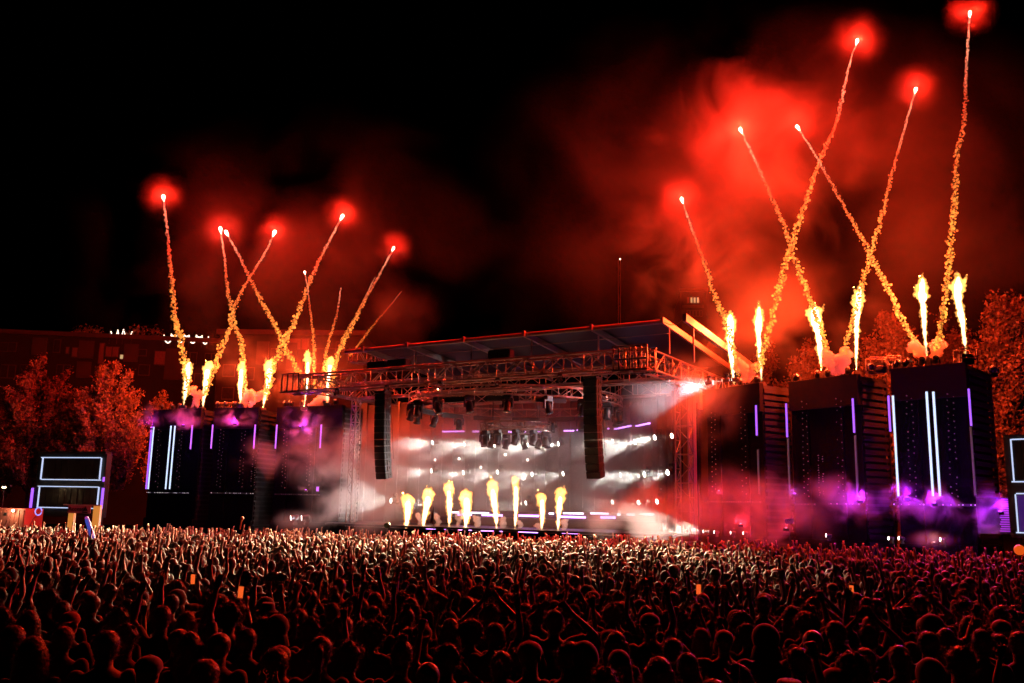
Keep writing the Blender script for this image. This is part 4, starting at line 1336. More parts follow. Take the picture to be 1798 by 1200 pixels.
block(ct, 'sign_plate', (at(11, 903, Yc).x, Yc - 0.11, at(11, 903, Yc).z), (0.18, 0.02, 0.2), M_dark)
lp = at(23, 897, Yc - 0.3)
lo = obj('lamp', Geo().ball((0, 0, 0), 0.09, 2).mesh('lamp', emat('lamp_warm', (1, .72, .4), 16), True), ct, Matrix.Translation(lp))
point(ct, lp - Vector((0, 0.25, 0)), 60, (1, .7, .4), 0.08)
lp = at(7, 856, 64.0)
sl = empty('street_lamp', (lp.x, 64.0, ground_z(64)))
tag(sl, 'warm glowing street lamp at the left edge under the trees', 'street lamp')
bar(sl, 'pole', (lp.x, 64.0, -0.4), (lp.x, 64.0, lp.z + 0.1), 0.06, M_dark)
block(sl, 'lamp_head', (lp.x + 0.15, 64.0, lp.z + 0.12), (0.6, 0.25, 0.1), M_dark)
obj('lamp', Geo().ball((0, 0, 0), (0.14, 0.1, 0.06), 2).mesh('lamp', bpy.data.materials['lamp_warm'], True), sl, Matrix.Translation(lp))
point(sl, lp - Vector((0, 0, .15)), 150, (1, .6, .25), 0.08)
# entrance gate with banner
Yg = 57.0
gp = at(148, 915, Yg)
gate = empty('entrance_gate', (gp.x, Yg, ground_z(Yg)))
tag(gate, 'small gate with orange posts and dark lettered pink banner, left behind crowd', 'gate')
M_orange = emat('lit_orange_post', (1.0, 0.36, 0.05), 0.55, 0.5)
M_banner = pmat('pink_banner', (0.62, 0.22, 0.30), 0.7, var=0.1)
M_ink = pmat('dark_ink', (0.02, 0.01, 0.02), 0.7)
for (x0, x1, y0) in ((122.5, 129.5, 900), (166.5, 174.5, 887)):
    p, q = at(x0, y0, Yg), at(x1, 922, Yg)
    block(gate, 'post', ((p.x + q.x) / 2, Yg, (p.z - 0.4) / 2), (q.x - p.x, 0.3, p.z + 0.4), M_orange)
p, q = at(123, 888, Yg), at(161, 902, Yg)
bn_ = block(gate, 'banner', ((p.x + q.x) / 2, Yg - 0.2, (p.z + q.z) / 2), (q.x - p.x, 0.06, abs(p.z - q.z)), M_banner)
block(gate, 'top_rail', ((p.x + q.x) / 2 + .1, Yg - 0.1, p.z + 0.04), (q.x - p.x + 0.9, 0.12, 0.07), pmat('pale_rail', (.7, .6, .55), .6))
def lettering(text, size, mat, parent, M, name='lettering', ext=0.004):
    cu = bpy.data.curves.new('txt', 'FONT'); cu.body = text; cu.size = size; cu.extrude = ext
    cu.align_x = 'CENTER'; cu.align_y = 'CENTER'
    o = bpy.data.objects.new('txt', cu); COL.objects.link(o)
    dg = bpy.context.evaluated_depsgraph_get()
    me = bpy.data.meshes.new_from_object(o.evaluated_get(dg))
    bpy.data.objects.remove(o)
    me.materials.clear(); me.materials.append(mat)
    return obj(name, me, parent, M)
FLATX = Matrix.Rotation(math.pi / 2, 4, 'X')
lc = at(136.5, 894, Yg)
lettering('Access', 0.34, M_ink, bn_, Matrix.Translation((lc.x, Yg - 0.24, lc.z)) @ FLATX)
lc = at(153, 894, Yg)
V = [(-.16, 0, -.12), (.16, 0, -.12), (0, 0, .16), (-.16, 0, -.24), (.16, 0, -.24), (.16, 0, -.16), (-.16, 0, -.16)]
V = V + [(x, .02, z) for x, _, z in V]
obj('emblem', mesh('emblem', V, [(0, 1, 2), (3, 4, 5, 6), (9, 8, 7), (13, 12, 11, 10)], M_ink), bn_, Matrix.Translation((lc.x, Yg - 0.26, lc.z)))
# pale tilted sign on a pole in the red haze
sp_ = at(1385.5, 914, 42.0)
sg = empty('pole_sign', (sp_.x, 42.0, ground_z(42)))
tag(sg, 'small pale tilted sign with dark letters in the red haze', 'sign')
tilt = Matrix.Rotation(R(-13), 4, 'Y')
M_signp = pmat('pale_sign', (0.85, 0.7, 0.6), 0.6, var=0.05)
pn = block(sg, 'panel', sp_, (0.40, 0.03, 0.17), M_signp, tilt)
block(sg, 'lower_stripe', sp_ + tilt.to_3x3() @ Vector((0.01, 0, -0.125)), (0.38, 0.03, 0.045), M_signp, tilt)
bar(sg, 'pole', (sp_.x, 42.05, ground_z(42)), (sp_.x, 42.05, sp_.z), 0.02, M_dark, 6)
lettering('LSV', 0.14, M_ink, pn, Matrix.Translation(sp_ + Vector((0, -0.03, 0.005))) @ tilt @ FLATX)

# ================================================================== smoke in the air
smoke('smoke', at(1335, 275, 51.5), (10.0, 6.0, 9.0), 0.11, 0.20, 0, 0.8, lo=0.40, hi=0.64, edge=0.05, rag=0.2, detail=6, dist=1.2, label='red lit smoke cloud round the comets above the right wing')
smoke('smoke', at(1420, 340, 56.0), (23.0, 7.0, 15.0), 0.042, 0.13, 0, 2.0, lo=0.26, hi=0.70, edge=0.1, detail=3, label='thin dark red smoke filling the sky above the right wing')
smoke('smoke', at(560, 460, 74.0), (24.0, 7.0, 15.0), 0.018, 0.12, 0, 2.0, lo=0.32, hi=0.70, edge=0.1, detail=3, label='thin dark red smoke above the left wing')
smoke('smoke', at(690, 545, 70.0), (5.5, 4.0, 3.0), 0.035, 0.3, 0, 1.0, lo=0.3, hi=0.62, edge=0.1, label='small red smoke cloud above the left end of the roof')
smoke('smoke', at(1215, 440, 53.5), (7.5, 5.0, 7.5), 0.075, 0.24, 0, 1.0, lo=0.40, hi=0.66, edge=0.05, rag=0.15, detail=5, dist=1.2, label='red smoke cloud trailing down beside the lowest right comet')
smoke('smoke', at(1440, 180, 52.5), (7.5, 4.5, 6.5), 0.045, 0.24, 0, 1.0, lo=0.40, hi=0.66, edge=0.05, rag=0.15, detail=5, dist=1.2, label='red smoke cloud between the high comets')
smoke('smoke', at(1400, 570, 54.0), (9.5, 3.0, 5.5), 0.15, 0.24, 0, 1.0, lo=0.28, hi=0.66, edge=0.1, rag=0.15, label='orange lit smoke behind the right wing fire jets')
smoke('smoke', at(500, 640, 71.0), (9.0, 3.0, 4.5), 0.10, 0.25, 0, 1.0, lo=0.30, hi=0.66, edge=0.1, rag=0.15, label='orange lit smoke behind the left wing fire jets')
# halo of fresh smoke round each comet head, even density
def halo(px, py, Y, r, dens, label):
    m, nt, out = nodes('halo_smoke')
    N, L = nt.nodes.new, nt.links.new
    v = N('ShaderNodeVolumePrincipled'); v.inputs['Color'].default_value = (.9, .9, .9, 1)
    tc = N('ShaderNodeTexCoord'); ge = N('ShaderNodeNewGeometry'); ln = N('ShaderNodeVectorMath'); ln.operation = 'LENGTH'
    L(tc.outputs['Object'], ln.inputs[0])
    nz = N('ShaderNodeTexNoise'); nz.inputs['Scale'].default_value = 2.2; nz.inputs['Detail'].default_value = 3; L(ge.outputs['Position'], nz.inputs['Vector'])
    nz.inputs['Scale'].default_value = 1.1
    nr = N('ShaderNodeMapRange'); nr.inputs[1].default_value = .36; nr.inputs[2].default_value = .66; nr.inputs[3].default_value = .12; nr.inputs[4].default_value = 1.0; L(nz.outputs[0], nr.inputs[0])
    fo = N('ShaderNodeMapRange'); fo.interpolation_type = 'SMOOTHSTEP'
    fo.inputs[1].default_value = 1.0; fo.inputs[2].default_value = 0.0; fo.inputs[3].default_value = 0.0; fo.inputs[4].default_value = dens * 2
    L(ln.outputs['Value'], fo.inputs[0])
    mu = N('ShaderNodeMath'); mu.operation = 'MULTIPLY'; L(fo.outputs[0], mu.inputs[0]); L(nr.outputs[0], mu.inputs[1])
    L(mu.outputs[0], v.inputs['Density']); L(v.outputs[0], out.inputs['Volume'])
    V, F = ico(3)
    o = obj('smoke', mesh('halo', V, F, m, True)); o.location = at(px, py, Y); o.scale = (r, r * .8, r)
    tag(o, label, 'smoke', kind='stuff')
for px, py, Y, r, dn in [(287, 346, 69, 2.2, .018), (392, 404, 67.8, 2.2, .016), (482, 408, 68.5, 2.0, .018), (601, 380, 66.5, 2.2, .018), (691, 436, 65, 1.8, .022),
                     (1505, 72, 47.6, 2.0, .018), (1608, 157, 45.6, 1.8, .017), (1703, 23, 42.5, 1.5, .019), (1197, 350, 48.6, 1.8, .018), (1300, 228, 46.5, 1.8, .015), (1400, 223, 45.0, 1.7, .016)]:
    halo(px, py, Y, r, dn, 'glowing red smoke halo round a comet head')
# stage haze and clouds
smoke('smoke', S(-12.5, 11.0, 5.0), (15.5, 13.5, 7.0), 0.024, 0.30, TH, 1.0, lo=0.36, hi=0.66, edge=0.55, rag=0.04, detail=3, label='pale haze hanging over the whole stage')
smoke('smoke', (BL + BR) / 2 - BN * 1.3 + Vector((0, 0, 5.0)), (15.0, 3.0, 6.0), 0.50, 0.42, math.atan2(BD.y, BD.x), 1.0, lo=0.34, hi=0.64, edge=0.5, rag=0.05, detail=4, col=(.72, .72, .70), label='pale beam lit haze in front of the stage backdrop')
smoke('smoke', BR.lerp(RR, .5) - RN * 1.3 + Vector((0, 0, 5.0)), (8.0, 2.8, 5.5), 0.50, 0.42, math.atan2(RD.y, RD.x), 1.0, lo=0.34, hi=0.64, edge=0.4, rag=0.05, detail=4, col=(.72, .72, .70), label='pale beam lit haze at the right side wall of the stage')
smoke('smoke', at(635, 848, 57.8), (5.2, 3.0, 4.8), 0.38, 0.5, TH, 0.8, lo=0.34, hi=0.58, edge=0.25, rag=0.12, label='dense white smoke cloud at the left of the stage mouth')
smoke('smoke', at(560, 795, 60.0), (4.2, 2.2, 3.2), 0.34, 0.5, TH, 1.0, lo=0.34, hi=0.64, edge=0.1, label='grey smoke in front of the third wing block')
smoke('smoke', at(1130, 908, 46.8), (4.8, 2.4, 2.3), 0.75, 0.6, TH, 0.8, lo=0.33, hi=0.62, edge=0.2, label='low cream smoke rolling at the right of the stage')
smoke('smoke', at(1195, 705, 51.3), (4.4, 3.0, 3.6), 0.24, 0.5, TH, 0.9, lo=0.28, hi=0.62, edge=0.1, label='pale smoke in the spotlights at the right roof corner')
smoke('smoke', at(470, 805, 62.0), (2.8, 1.6, 2.0), 0.20, 0.6, 0, 1.0, lo=0.34, hi=0.64, edge=0.1, label='orange lit smoke in front of the second wing block')
smoke('smoke', at(1310, 900, 44.0), (5.2, 2.5, 3.0), 0.30, 0.45, 0, 0.9, lo=0.28, hi=0.62, edge=0.1, label='crimson smoke drifting in front of the right wing')
smoke('smoke', at(520, 915, 56.5), (2.4, 1.2, 0.9), 0.30, 0.6, 0, 1.0, lo=0.2, hi=0.6, edge=0.1, label='small bluish floor smoke in the left floor spotlights')
RGBV = (0.40, 0.012, 1.0)
violet_lamps = []
def violet(px, py, Y, rad, dens, watts, label, lx=0, ly=8, col=RGBV, dY=-0.2):
    smoke('smoke', at(px, py, Y), rad, dens, 0.9 / max(0.6, rad[0] / 2.0), 0, 1.0, lo=0.36, hi=0.62, edge=0.15, label=label)
    p = at(px + lx, py + ly, Y + dY)
    r = empty('wash_light', p)
    tag(r, 'small violet wash light inside the %s' % label, 'stage light', 'violet wash lights on the wings')
    block(r, 'case', p - Vector((0, 0, .14)), (.22, .16, .12), M_dark)
    obj('lens', Geo().ball((0, 0, 0), (.08, .08, .04), 1).mesh('lens', M_violet), r, Matrix.Translation(p - Vector((0, 0, .05))))
    point(r, p + Vector((0, 0, .12)), watts, col, 0.08)
violet(322, 737, 66.0, (1.8, .9, 1.1), 1.0, 110, 'violet smoke puff over the far left wing fascia', 0, 8, dY=-0.7)
violet(413, 736, 65.5, (1.8, .9, 1.0), 1.0, 130, 'violet smoke puff over the second left wing fascia', 0, 6)
violet(532, 745, 62.5, (2.0, .9, 1.7), 1.0, 190, 'violet smoke puff over the third left wing fascia', -5, 2)
violet(262, 735, 67.0, (1.0, .9, 1.5), 0.4, 130, 'violet smoke beside the pink tree edge', 4, 15)
violet(537, 857, 62.5, (1.1, .6, .35), 0.6, 30, 'low violet smoke streak left of the stage', 0, 2, (.3, .08, 1))
violet(1490, 878, 42.5, (2.6, 1.1, 1.5), 0.6, 260, 'violet smoke below the middle right wing block', 20, -2)
violet(1592, 875, 40.8, (1.5, .8, 1.3), 0.6, 170, 'violet smoke at the foot of the leftmost white strip', 0, -4)
violet(1650, 895, 39.6, (2.2, .8, 1.4), 0.7, 260, 'violet smoke below the twin white strips', -10, -14)
violet(1740, 898, 38.2, (1.5, .8, 1.5), 0.7, 300, 'violet smoke in front of the ribbed light wall', 16, -2)
violet(1395, 865, 44.2, (1.2, .8, .9), 0.3, 25, 'dim blue violet smoke left of the middle wing block', 0, 0, (.25, .05, 1))
# crimson and amber floor washes feeding the low smoke
for px, py, Y, w, c, lab in [(1300, 918, 43.2, 260, (1.0, .02, .05), 'crimson floor wash light in the red smoke'), (1262, 860, 44.5, 120, (1.0, .02, .10), 'crimson wash light beside the pillar'),
                             (1380, 925, 42.2, 160, (1.0, .02, .06), 'crimson floor wash light under the pale sign'), (1640, 950, 38.5, 40, (1.0, .5, .2), 'amber floor light behind the crowd on the right')]:
    p = at(px, py, Y)
    r = empty('wash_light', p); tag(r, lab, 'stage light', 'floor wash lights')
    block(r, 'case', p - Vector((0, 0, .14)), (.22, .16, .12), M_dark)
    obj('lens', Geo().ball((0, 0, 0), (.05, .05, .03), 1).mesh('lens', M_dotlit), r, Matrix.Translation(p - Vector((0, 0, .05))))
    point(r, p + Vector((0, 0, .12)), w, c, 0.1)
smoke('smoke', at(1640, 948, 38.0), (1.4, .8, .5), 0.35, 0.8, 0, 1.0, lo=0.3, hi=0.6, edge=0.05, label='low amber smoke behind the crowd on the right')
# ================================================================== people
SH = (0.185, 0.0, 1.425)
POSES = {  # elbow, wrist for a right arm; fist; what to call it
    'down': ((.245, -.03, 1.14), (.25, .06, .89), 0), 'up': ((.26, .05, 1.68), (.23, .09, 1.93), 0), 'wide': ((.41, .03, 1.60), (.50, .07, 1.84), 0),
    'bent': ((.38, .10, 1.50), (.31, .22, 1.74), 0), 'fist': ((.33, .08, 1.62), (.30, .14, 1.88), 1), 'head': ((.42, -.02, 1.53), (.16, .0, 1.77), 0),
    'clap': ((.31, .10, 1.60), (.09, .17, 1.82), 0), 'phone': ((.30, .16, 1.42), (.13, .32, 1.66), 1), 'fwd': ((.26, .08, 1.15), (.16, .30, 1.22), 0),
    'point': ((.34, .12, 1.56), (.42, .28, 1.80), 2), 'out': ((.46, .05, 1.40), (.66, .14, 1.52), 0)}
VARS = [('down', 'down'), ('up', 'up'), ('up', 'down'), ('down', 'up'), ('wide', 'wide'), ('bent', 'down'), ('down', 'bent'), ('fist', 'down'), ('down', 'fist'),
        ('clap', 'clap'), ('phone', 'phone'), ('head', 'head'), ('fwd', 'fwd'), ('wide', 'down'), ('bent', 'up'), ('point', 'down'), ('out', 'out'), ('fist', 'bent')]
WORDS = {('down', 'down'): 'arms down', ('up', 'up'): 'both arms up', ('up', 'down'): 'right arm up', ('down', 'up'): 'left arm up',
         ('wide', 'wide'): 'arms raised wide', ('bent', 'down'): 'right arm bent', ('down', 'bent'): 'left arm bent', ('fist', 'down'): 'right fist raised',
         ('down', 'fist'): 'left fist raised', ('clap', 'clap'): 'clapping overhead', ('phone', 'phone'): 'filming', ('head', 'head'): 'hands on head',
         ('fwd', 'fwd'): 'hands held forward', ('wide', 'down'): 'right arm out', ('bent', 'up'): 'uneven arms up', ('point', 'down'): 'pointing up', ('out', 'out'): 'arms spread sideways', ('fist', 'bent'): 'fist up'}
def nrm(v):
    v = np.array(v, float); return v / (np.linalg.norm(v) + 1e-9)
def add_hand(g, E, W, sx, mode, fr=0.0092):
    d = nrm(np.array(W) - np.array(E))
    W = np.array(W, float)
    f = np.array([0, 1.0, 0]) if abs(d[1]) < 0.75 else np.array([0, 0, -1.0])
    f = nrm(f - d * f.dot(d))
    s = np.cross(d, f) * sx
    if np.cross(d, f)[0] * 1 < 0: s = -s
    s = nrm(s)
    out = s if sx > 0 else s          # lateral axis to +x
    g.tube([W - d * .01, W + d * .03, W + d * .07, W + d * .098], [(.024, .019), (.037, .016), (.043, .015), (.038, .012)], 10, side=out)
    for k, (o, l) in enumerate(((-.030, .066), (-.010, .078), (.011, .074), (.031, .058))):
        b = W + d * .092 + out * o
        if mode == 1 or (mode == 2 and k not in (1, 2)):
            p1 = b + d * .028; p2 = p1 + f * .034; p3 = p2 - d * .034 + f * .002
            g.tube([b, p1, p2, p3], [fr * 1.1, fr * 1.1, fr, fr * .9], 6)
        else:
            sp = out * o * 0.55
            p1 = b + d * l * .5 + sp * .6 + f * .004; p2 = b + d * l + sp + f * .016
            g.tube([b - d * .01, p1, p2], [fr * 1.08, fr, fr * .8], 6)
    th = -sx if True else sx       # thumb on the inner side
    t0 = W + d * .022 + out * th * .028
    t1 = W + d * .055 + out * th * .062 + f * .012
    t2 = W + d * (.085 if mode != 1 else .075) + out * th * (.074 if mode != 1 else .03) + f * (.02 if mode != 1 else .04)
    g.tube([t0, t1, t2], [fr * 1.5, fr * 1.2, fr * .95], 6)
def body_geo(v, fem=False):
    g = Geo()
    segs = []   # (p, q, radius, class) 0 shirt 1 skin 2 trousers
    k = 0.93 if fem else 1.0
    hip = 1.06 if fem else 1.0
    waist = 0.88 if fem else 1.0
    Z = [.84, .92, 1.02, 1.10, 1.20, 1.30, 1.38, 1.43, 1.475, 1.50]
    RX = [.165 * hip, .172 * hip, .150 * waist, .142 * waist, .155 * k, .172 * k, .180 * k, .165 * k, .10, .062]
    RY = [.112, .120, .105, .102, .112, .120, .112, .095, .072, .058]
    YY = [0, 0, .004, .008, .010, .006, -.004, -.008, -.004, 0]
    g.tube([(0, y, z) for y, z in zip(YY, Z)], list(zip(RX, RY)), 18, side=(1, 0, 0))
    segs.append(((0, 0, .95), (0, 0, 1.40), .15, 0))
    g.tube([(0, -.005, 1.44), (0, .005, 1.52), (0, .018, 1.60)], [.072 * k, .062 * k, .060 * k], 12)
    segs.append(((0, .0, 1.51), (0, .015, 1.58), .056, 1))
    g.ball((0, .018, 1.655), (.076, .097, .105), 2); g.ball((0, .045, 1.60), (.058, .066, .068), 2)
    g.ball((0, .112, 1.632), (.013, .018, .022), 1); g.ball((0, .098, 1.675), (.05, .02, .012), 1); g.ball((0, .103, 1.592), (.022, .012, .009), 1)
    for sx in (-1, 1):
        g.ball((sx * .079, .012, 1.64), (.012, .024, .033), 1)
    segs.append(((0, .03, 1.62), (0, .02, 1.68), .085, 1))
    for sx, nm in ((1, v[0]), (-1, v[1])):
        E, W, mode = POSES[nm]
        s = np.array([SH[0] * sx * (0.95 if fem else 1), SH[1], SH[2]])
        E = np.array([E[0] * sx, E[1], E[2]]); W = np.array([W[0] * sx, W[1], W[2]])
        if E[2] > 1.5: s = s + np.array([-.01 * sx, 0, .025])
        g.ball(s, (.064 * k, .062 * k, .062 * k), 2)
        g.tube([s + np.array([-.06 * sx, 0, -.02]), s, s * .6 + E * .4, E], [.05, .055 * k, .047 * k, .037 * k], 12)
        g.ball(E, .0375 * k, 1)
        g.tube([E, E * .65 + W * .35, W], [.037 * k, .038 * k, .024], 12)
        # loose short sleeve
        cuff = s * .42 + E * .58
        g.tube([s, s * .7 + E * .3, cuff], [.064 * k, .063 * k, .061 * k], 14)
        segs.append((tuple(s), tuple(cuff), .062, 0))
        segs.append((tuple(cuff + (E - cuff) * .12), tuple(E), .040, 1)); segs.append((tuple(E), tuple(W + nrm(W - E) * .15), .03, 1))
        add_hand(g, E, W, sx, mode)
        hx = .088 * sx
        g.tube([(hx, 0, .90), (hx * 1.05, .005, .70), (hx * 1.1, .012, .48), (hx * 1.1, -.012, .30), (hx * 1.1, -.01, .08)], [.092, .080, .056, .055, .040], 12)
        g.tube([(hx * 1.1, -.05, .045), (hx * 1.15, .06, .04), (hx * 1.2, .17, .03)], [.042, .045, .030], 8)
        segs.append(((hx, 0, .86), (hx * 1.1, 0, .05), .08, 2))
    segs.append(((0, 0, .82), (0, 0, .86), .15, 2))
    return g, segs
def classify(me, segs):
    n = len(me.polygons)
    c = np.zeros(n * 3); me.polygons.foreach_get('center', c); c = c.reshape(-1, 3)
    best = np.full(n, 9e9); cls = np.zeros(n, int)
    for p, q, r, k in segs:
        p, q = np.array(p), np.array(q)
        d = q - p
        t = np.clip(((c - p) @ d) / (d @ d + 1e-9), 0, 1)
        ds = np.linalg.norm(c - (p + t[:, None] * d), axis=1) - r
        m = ds < best
        best[m] = ds[m]; cls[m] = k
    z = c[:, 2]
    tor = (np.abs(c[:, 0]) < .17) & (z < 1.2)
    # eyes and mouth
    for sx in (-1, 1):
        e = ((c[:, 0] - sx * .032) / .014) ** 2 + ((z - 1.652) / .008) ** 2 < 1
        cls[e & (c[:, 1] > .07)] = 3
    e = (c[:, 0] / .024) ** 2 + ((z - 1.592) / .009) ** 2 < 1
    cls[e & (c[:, 1] > .085)] = 4
    return cls

M_shirt = pmat('shirt_cloth', (.1, .1, .1), 0.75, sheen=0.4, var=0.25, vscale=14, bump=0.25, src='color')
M_skin = pmat('skin', (.5, .3, .2), 0.5, sheen=0.12, var=0.1, vscale=9, src='skin')
M_pants = pmat('trousers', (.03, .03, .04), 0.85, var=0.3, vscale=8)
M_eye = pmat('eye', (.04, .03, .03), 0.2)
M_lip = pmat('lips', (.35, .12, .10), 0.5)
M_hair = pmat('hair', (.03, .02, .015), 0.38, sheen=0.25, var=0.5, vscale=40, bump=0.6, src='color')
M_hat = pmat('hat_cloth', (.1, .1, .1), 0.8, sheen=0.4, var=0.2, vscale=20, src='color')
M_far = pmat('crowd_cloth_and_skin', (.1, .1, .1), 0.7, sheen=0.15, var=0.2, vscale=10, src='attr')
SEG = {}
for i, v in enumerate(VARS):
    for fem in (0, 1):
        g, sg = body_geo(v, bool(fem))
        SEG[i, fem] = sg
        queue('body_%d_%d' % (i, fem), g, 0.0105, 0.22, 1)
        if fem == (i % 2):
            SEG[i] = sg
            queue('low_%d' % i, g, 0.017, 0.055, 1)
HC = np.array([0, .012, 1.668])
def hair_geo(st):
    g = Geo()
    rg = random.Random(hash(st) % 999 if False else sum(map(ord, st)))
    if st in ('short', 'buzz', 'curly', 'bun', 'ponytail', 'long', 'messy'):
        k = {'buzz': 1.025, 'short': 1.10, 'curly': 1.2, 'messy': 1.15}.get(st, 1.07)
        g.ball(HC + (0, -.012, .012), (.080 * k, .094 * k, .098 * k), 3)
        if st != 'buzz': g.ball(HC + (0, -.035, -.035), (.074 * k, .070 * k, .085 * k), 2)
        else: g.ball(HC + (0, -.03, -.03), (.073, .070, .08), 2)
    if st == 'curly':
        for i in range(60):
            a, b = rg.uniform(0, 6.28), rg.uniform(-.2, 1.5)
            p = HC + np.array([math.cos(a) * math.cos(b) * .105, math.sin(a) * math.cos(b) * .115 - .02, math.sin(b) * .12])
            g.ball(p, rg.uniform(.018, .032), 1)
    if st == 'messy':
        for i in range(40):
            a, b = rg.uniform(0, 6.28), rg.uniform(.1, 1.5)
            p = HC + np.array([math.cos(a) * math.cos(b) * .088, math.sin(a) * math.cos(b) * .10 - .01, math.sin(b) * .105])
            q = p + nrm(p - HC) * rg.uniform(.01, .035) + np.array([rg.uniform(-.02, .02), -.01, 0])
            g.tube([p, q], [.016, .005], 5)
    if st == 'bun':
        g.ball(HC + (0, -.03, .13), (.042, .042, .045), 2); g.ball(HC + (.02, -.03, .155), .022, 1); g.ball(HC + (-.025, -.02, .15), .02, 1)
    if st == 'ponytail':
        g.tube([HC + (0, -.09, .05), HC + (0, -.14, .03), HC + (0, -.155, -.08), HC + (.01, -.14, -.2)], [.028, .034, .032, .012], 8)
    if st == 'long':
        for i in range(17):
            a = math.pi * (i / 16) * 1.0 + math.pi
            x, y = math.cos(a), math.sin(a)
            L = rg.uniform(.26, .36)
            g.tube([HC + (x * .078, y * .085 - .01, .02), HC + (x * .092, y * .098 - .005, -.10), HC + (x * .102, y * .105 - .012, -.2), HC + (x * .10, y * .105 - .02, -L)],
                   [.026, .029, .027, .012], 7)
    if st in ('cap', 'capback'):
        s = 1 if st == 'cap' else -1
        g.ball(HC + (0, -.003, .028), (.091, .106, .085), 3)
        g.tube([HC + (0, s * .07, .012), HC + (0, s * .13, .006), HC + (0, s * .165, -.008)], [(.08, .010), (.078, .008), (.05, .006)], 12, side=(1, 0, 0))
        g.ball(HC + (0, 0, .114), .011, 1)
    if st == 'beanie':
        g.ball(HC + (0, -.01, .03), (.092, .106, .105), 3); g.tube([HC + (0, -.005, .0), HC + (0, -.005, .045)], [(.096, .11), (.095, .108)], 18, side=(1, 0, 0)); g.ball(HC + (0, -.02, .14), .03, 1)
    if st == 'bucket':
        g.tube([HC + (0, 0, .0), HC + (0, 0, .03), HC + (0, 0, .105), HC + (0, 0, .112)], [(.15, .155), (.094, .108), (.074, .086), (.04, .05)], 20, side=(1, 0, 0))
    if st == 'hood':
        g.ball(HC + (0, -.02, .0), (.108, .122, .13), 3); g.tube([HC + (0, -.03, -.08), HC + (0, -.03, -.19)], [(.1, .1), (.13, .10)], 14, side=(1, 0, 0))
    if st == 'scarf':
        g.ball(HC + (0, -.01, .018), (.090, .105, .098), 3); g.ball(HC + (0, -.10, -.04), (.03, .025, .03), 1); g.tube([HC + (0, -.10, -.05), HC + (.01, -.12, -.14)], [.02, .012], 6)
    return g
HAIRS = ['short', 'buzz', 'curly', 'messy', 'bun', 'ponytail', 'long', 'cap', 'capback', 'beanie', 'bucket', 'hood', 'scarf']
HWORDS = {'short': 'short hair', 'buzz': 'cropped hair', 'curly': 'curly hair', 'messy': 'tousled hair', 'bun': 'top bun', 'ponytail': 'ponytail', 'long': 'long hair', 'cap': 'cap', 'capback': 'cap',
          'beanie': 'beanie', 'bucket': 'sun hat', 'hood': 'hood up', 'scarf': 'headscarf'}
CLOTH = {'cap', 'capback', 'beanie', 'bucket', 'hood', 'scarf'}
for st in HAIRS:
    g = hair_geo(st)
    fine = st in ('cap', 'capback', 'bucket', 'beanie', 'scarf', 'hood', 'buzz')
    queue('hair_' + st, g, 0.0085, 0.3 if fine else 0.5, 1, (0.018, 0.002) if fine else (0.012, 0.007))
    queue('hairlow_' + st, g, 0.02, 0.12 if st != 'long' else 0.08, 1)

run_queue()

# ------------------------------------------------------------------ fire jets and billows from the evaluated meshes
def use(key, mats, smooth=True):
    me = MESH[key]
    me.materials.clear()
    for m in mats: me.materials.append(m)
    me.polygons.foreach_set('use_smooth', [smooth] * len(me.polygons))
    me.update()
    return me
for key, b, t, label, group, watts, machine in jets:
    root = empty('fire_jet', b)
    tag(root, label, 'flame', group)
    q = (t - b).to_track_quat('Z', 'Y').to_matrix().to_4x4()
    M = Matrix.Translation(b) @ q
    obj('flame', use(key + 'o', [M_fire_outer]), root, M)
    obj('flame_core', use(key + 'c', [M_fire_core]), root, M)
    point(root, b.lerp(t, 0.72), watts, FIRE, 0.25)
    zb_ = ZW if 'wing' in label else STAGE_Z
    hm = max(0.25, b.z - zb_)
    o = obj('flame_machine', rounded_box((0.42, 0.42, hm), 0.04, M_machine), None, Matrix.Translation((b.x, b.y, b.z - hm / 2)))
    tag(o, 'dark machine under the %s' % label.replace('tall ', ''), 'flame machine', 'flame machines')
for k, b, label, group, mat in billows:
    o = obj('smoke_billow', use(k, [mat or M_billow]), None, Matrix.Translation(b))
    tag(o, label, 'smoke', group)

# ------------------------------------------------------------------ person parts
BODY = {}
for i in range(len(VARS)):
    for fem in (0, 1):
        me = use('body_%d_%d' % (i, fem), [M_shirt, M_skin, M_pants, M_eye, M_lip])
        me.polygons.foreach_set('material_index', classify(me, SEG[i, fem]).astype(np.int32))
        me.name = 'body'
        BODY[i, fem] = me
HAIR = {}
for st in HAIRS:
    me = use('hair_' + st, [M_hat if st in CLOTH else M_hair])
    if st not in CLOTH and st != 'buzz':
        # loose strands standing off the surface catch the back light
        n = len(me.vertices)
        co = np.zeros(n * 3); me.vertices.foreach_get('co', co); co = co.reshape(-1, 3)
        no = np.zeros(n * 3); me.vertices.foreach_get('normal', no); no = no.reshape(-1, 3)
        idx = RNG.choice(n, min(n, 2200), replace=False)
        tri = []
        for j in idx:
            p, nn_ = co[j], no[j]
            d = nrm(nn_ * .8 + RNG.normal(size=3) * .6 + np.array([0, -.1, -.35]))
            s = nrm(np.cross(d, RNG.normal(size=3))) * .0014
            l = RNG.uniform(.012, .045) * (1.4 if st in ('curly', 'messy', 'long') else 1)
            tri += [p - s, p + s, p + d * l]
        f0 = [list(pl.vertices) for pl in me.polygons]
        V = np.concatenate([co, np.array(tri)])
        F = f0 + [(n + 3 * k, n + 3 * k + 1, n + 3 * k + 2) for k in range(len(idx))]
        me2 = mesh('hair', V, F, [M_hair])
        me2.polygons.foreach_set('use_smooth', [True] * len(f0) + [False] * len(idx))
        me = me2
    me.name = 'hair'
    HAIR[st] = me

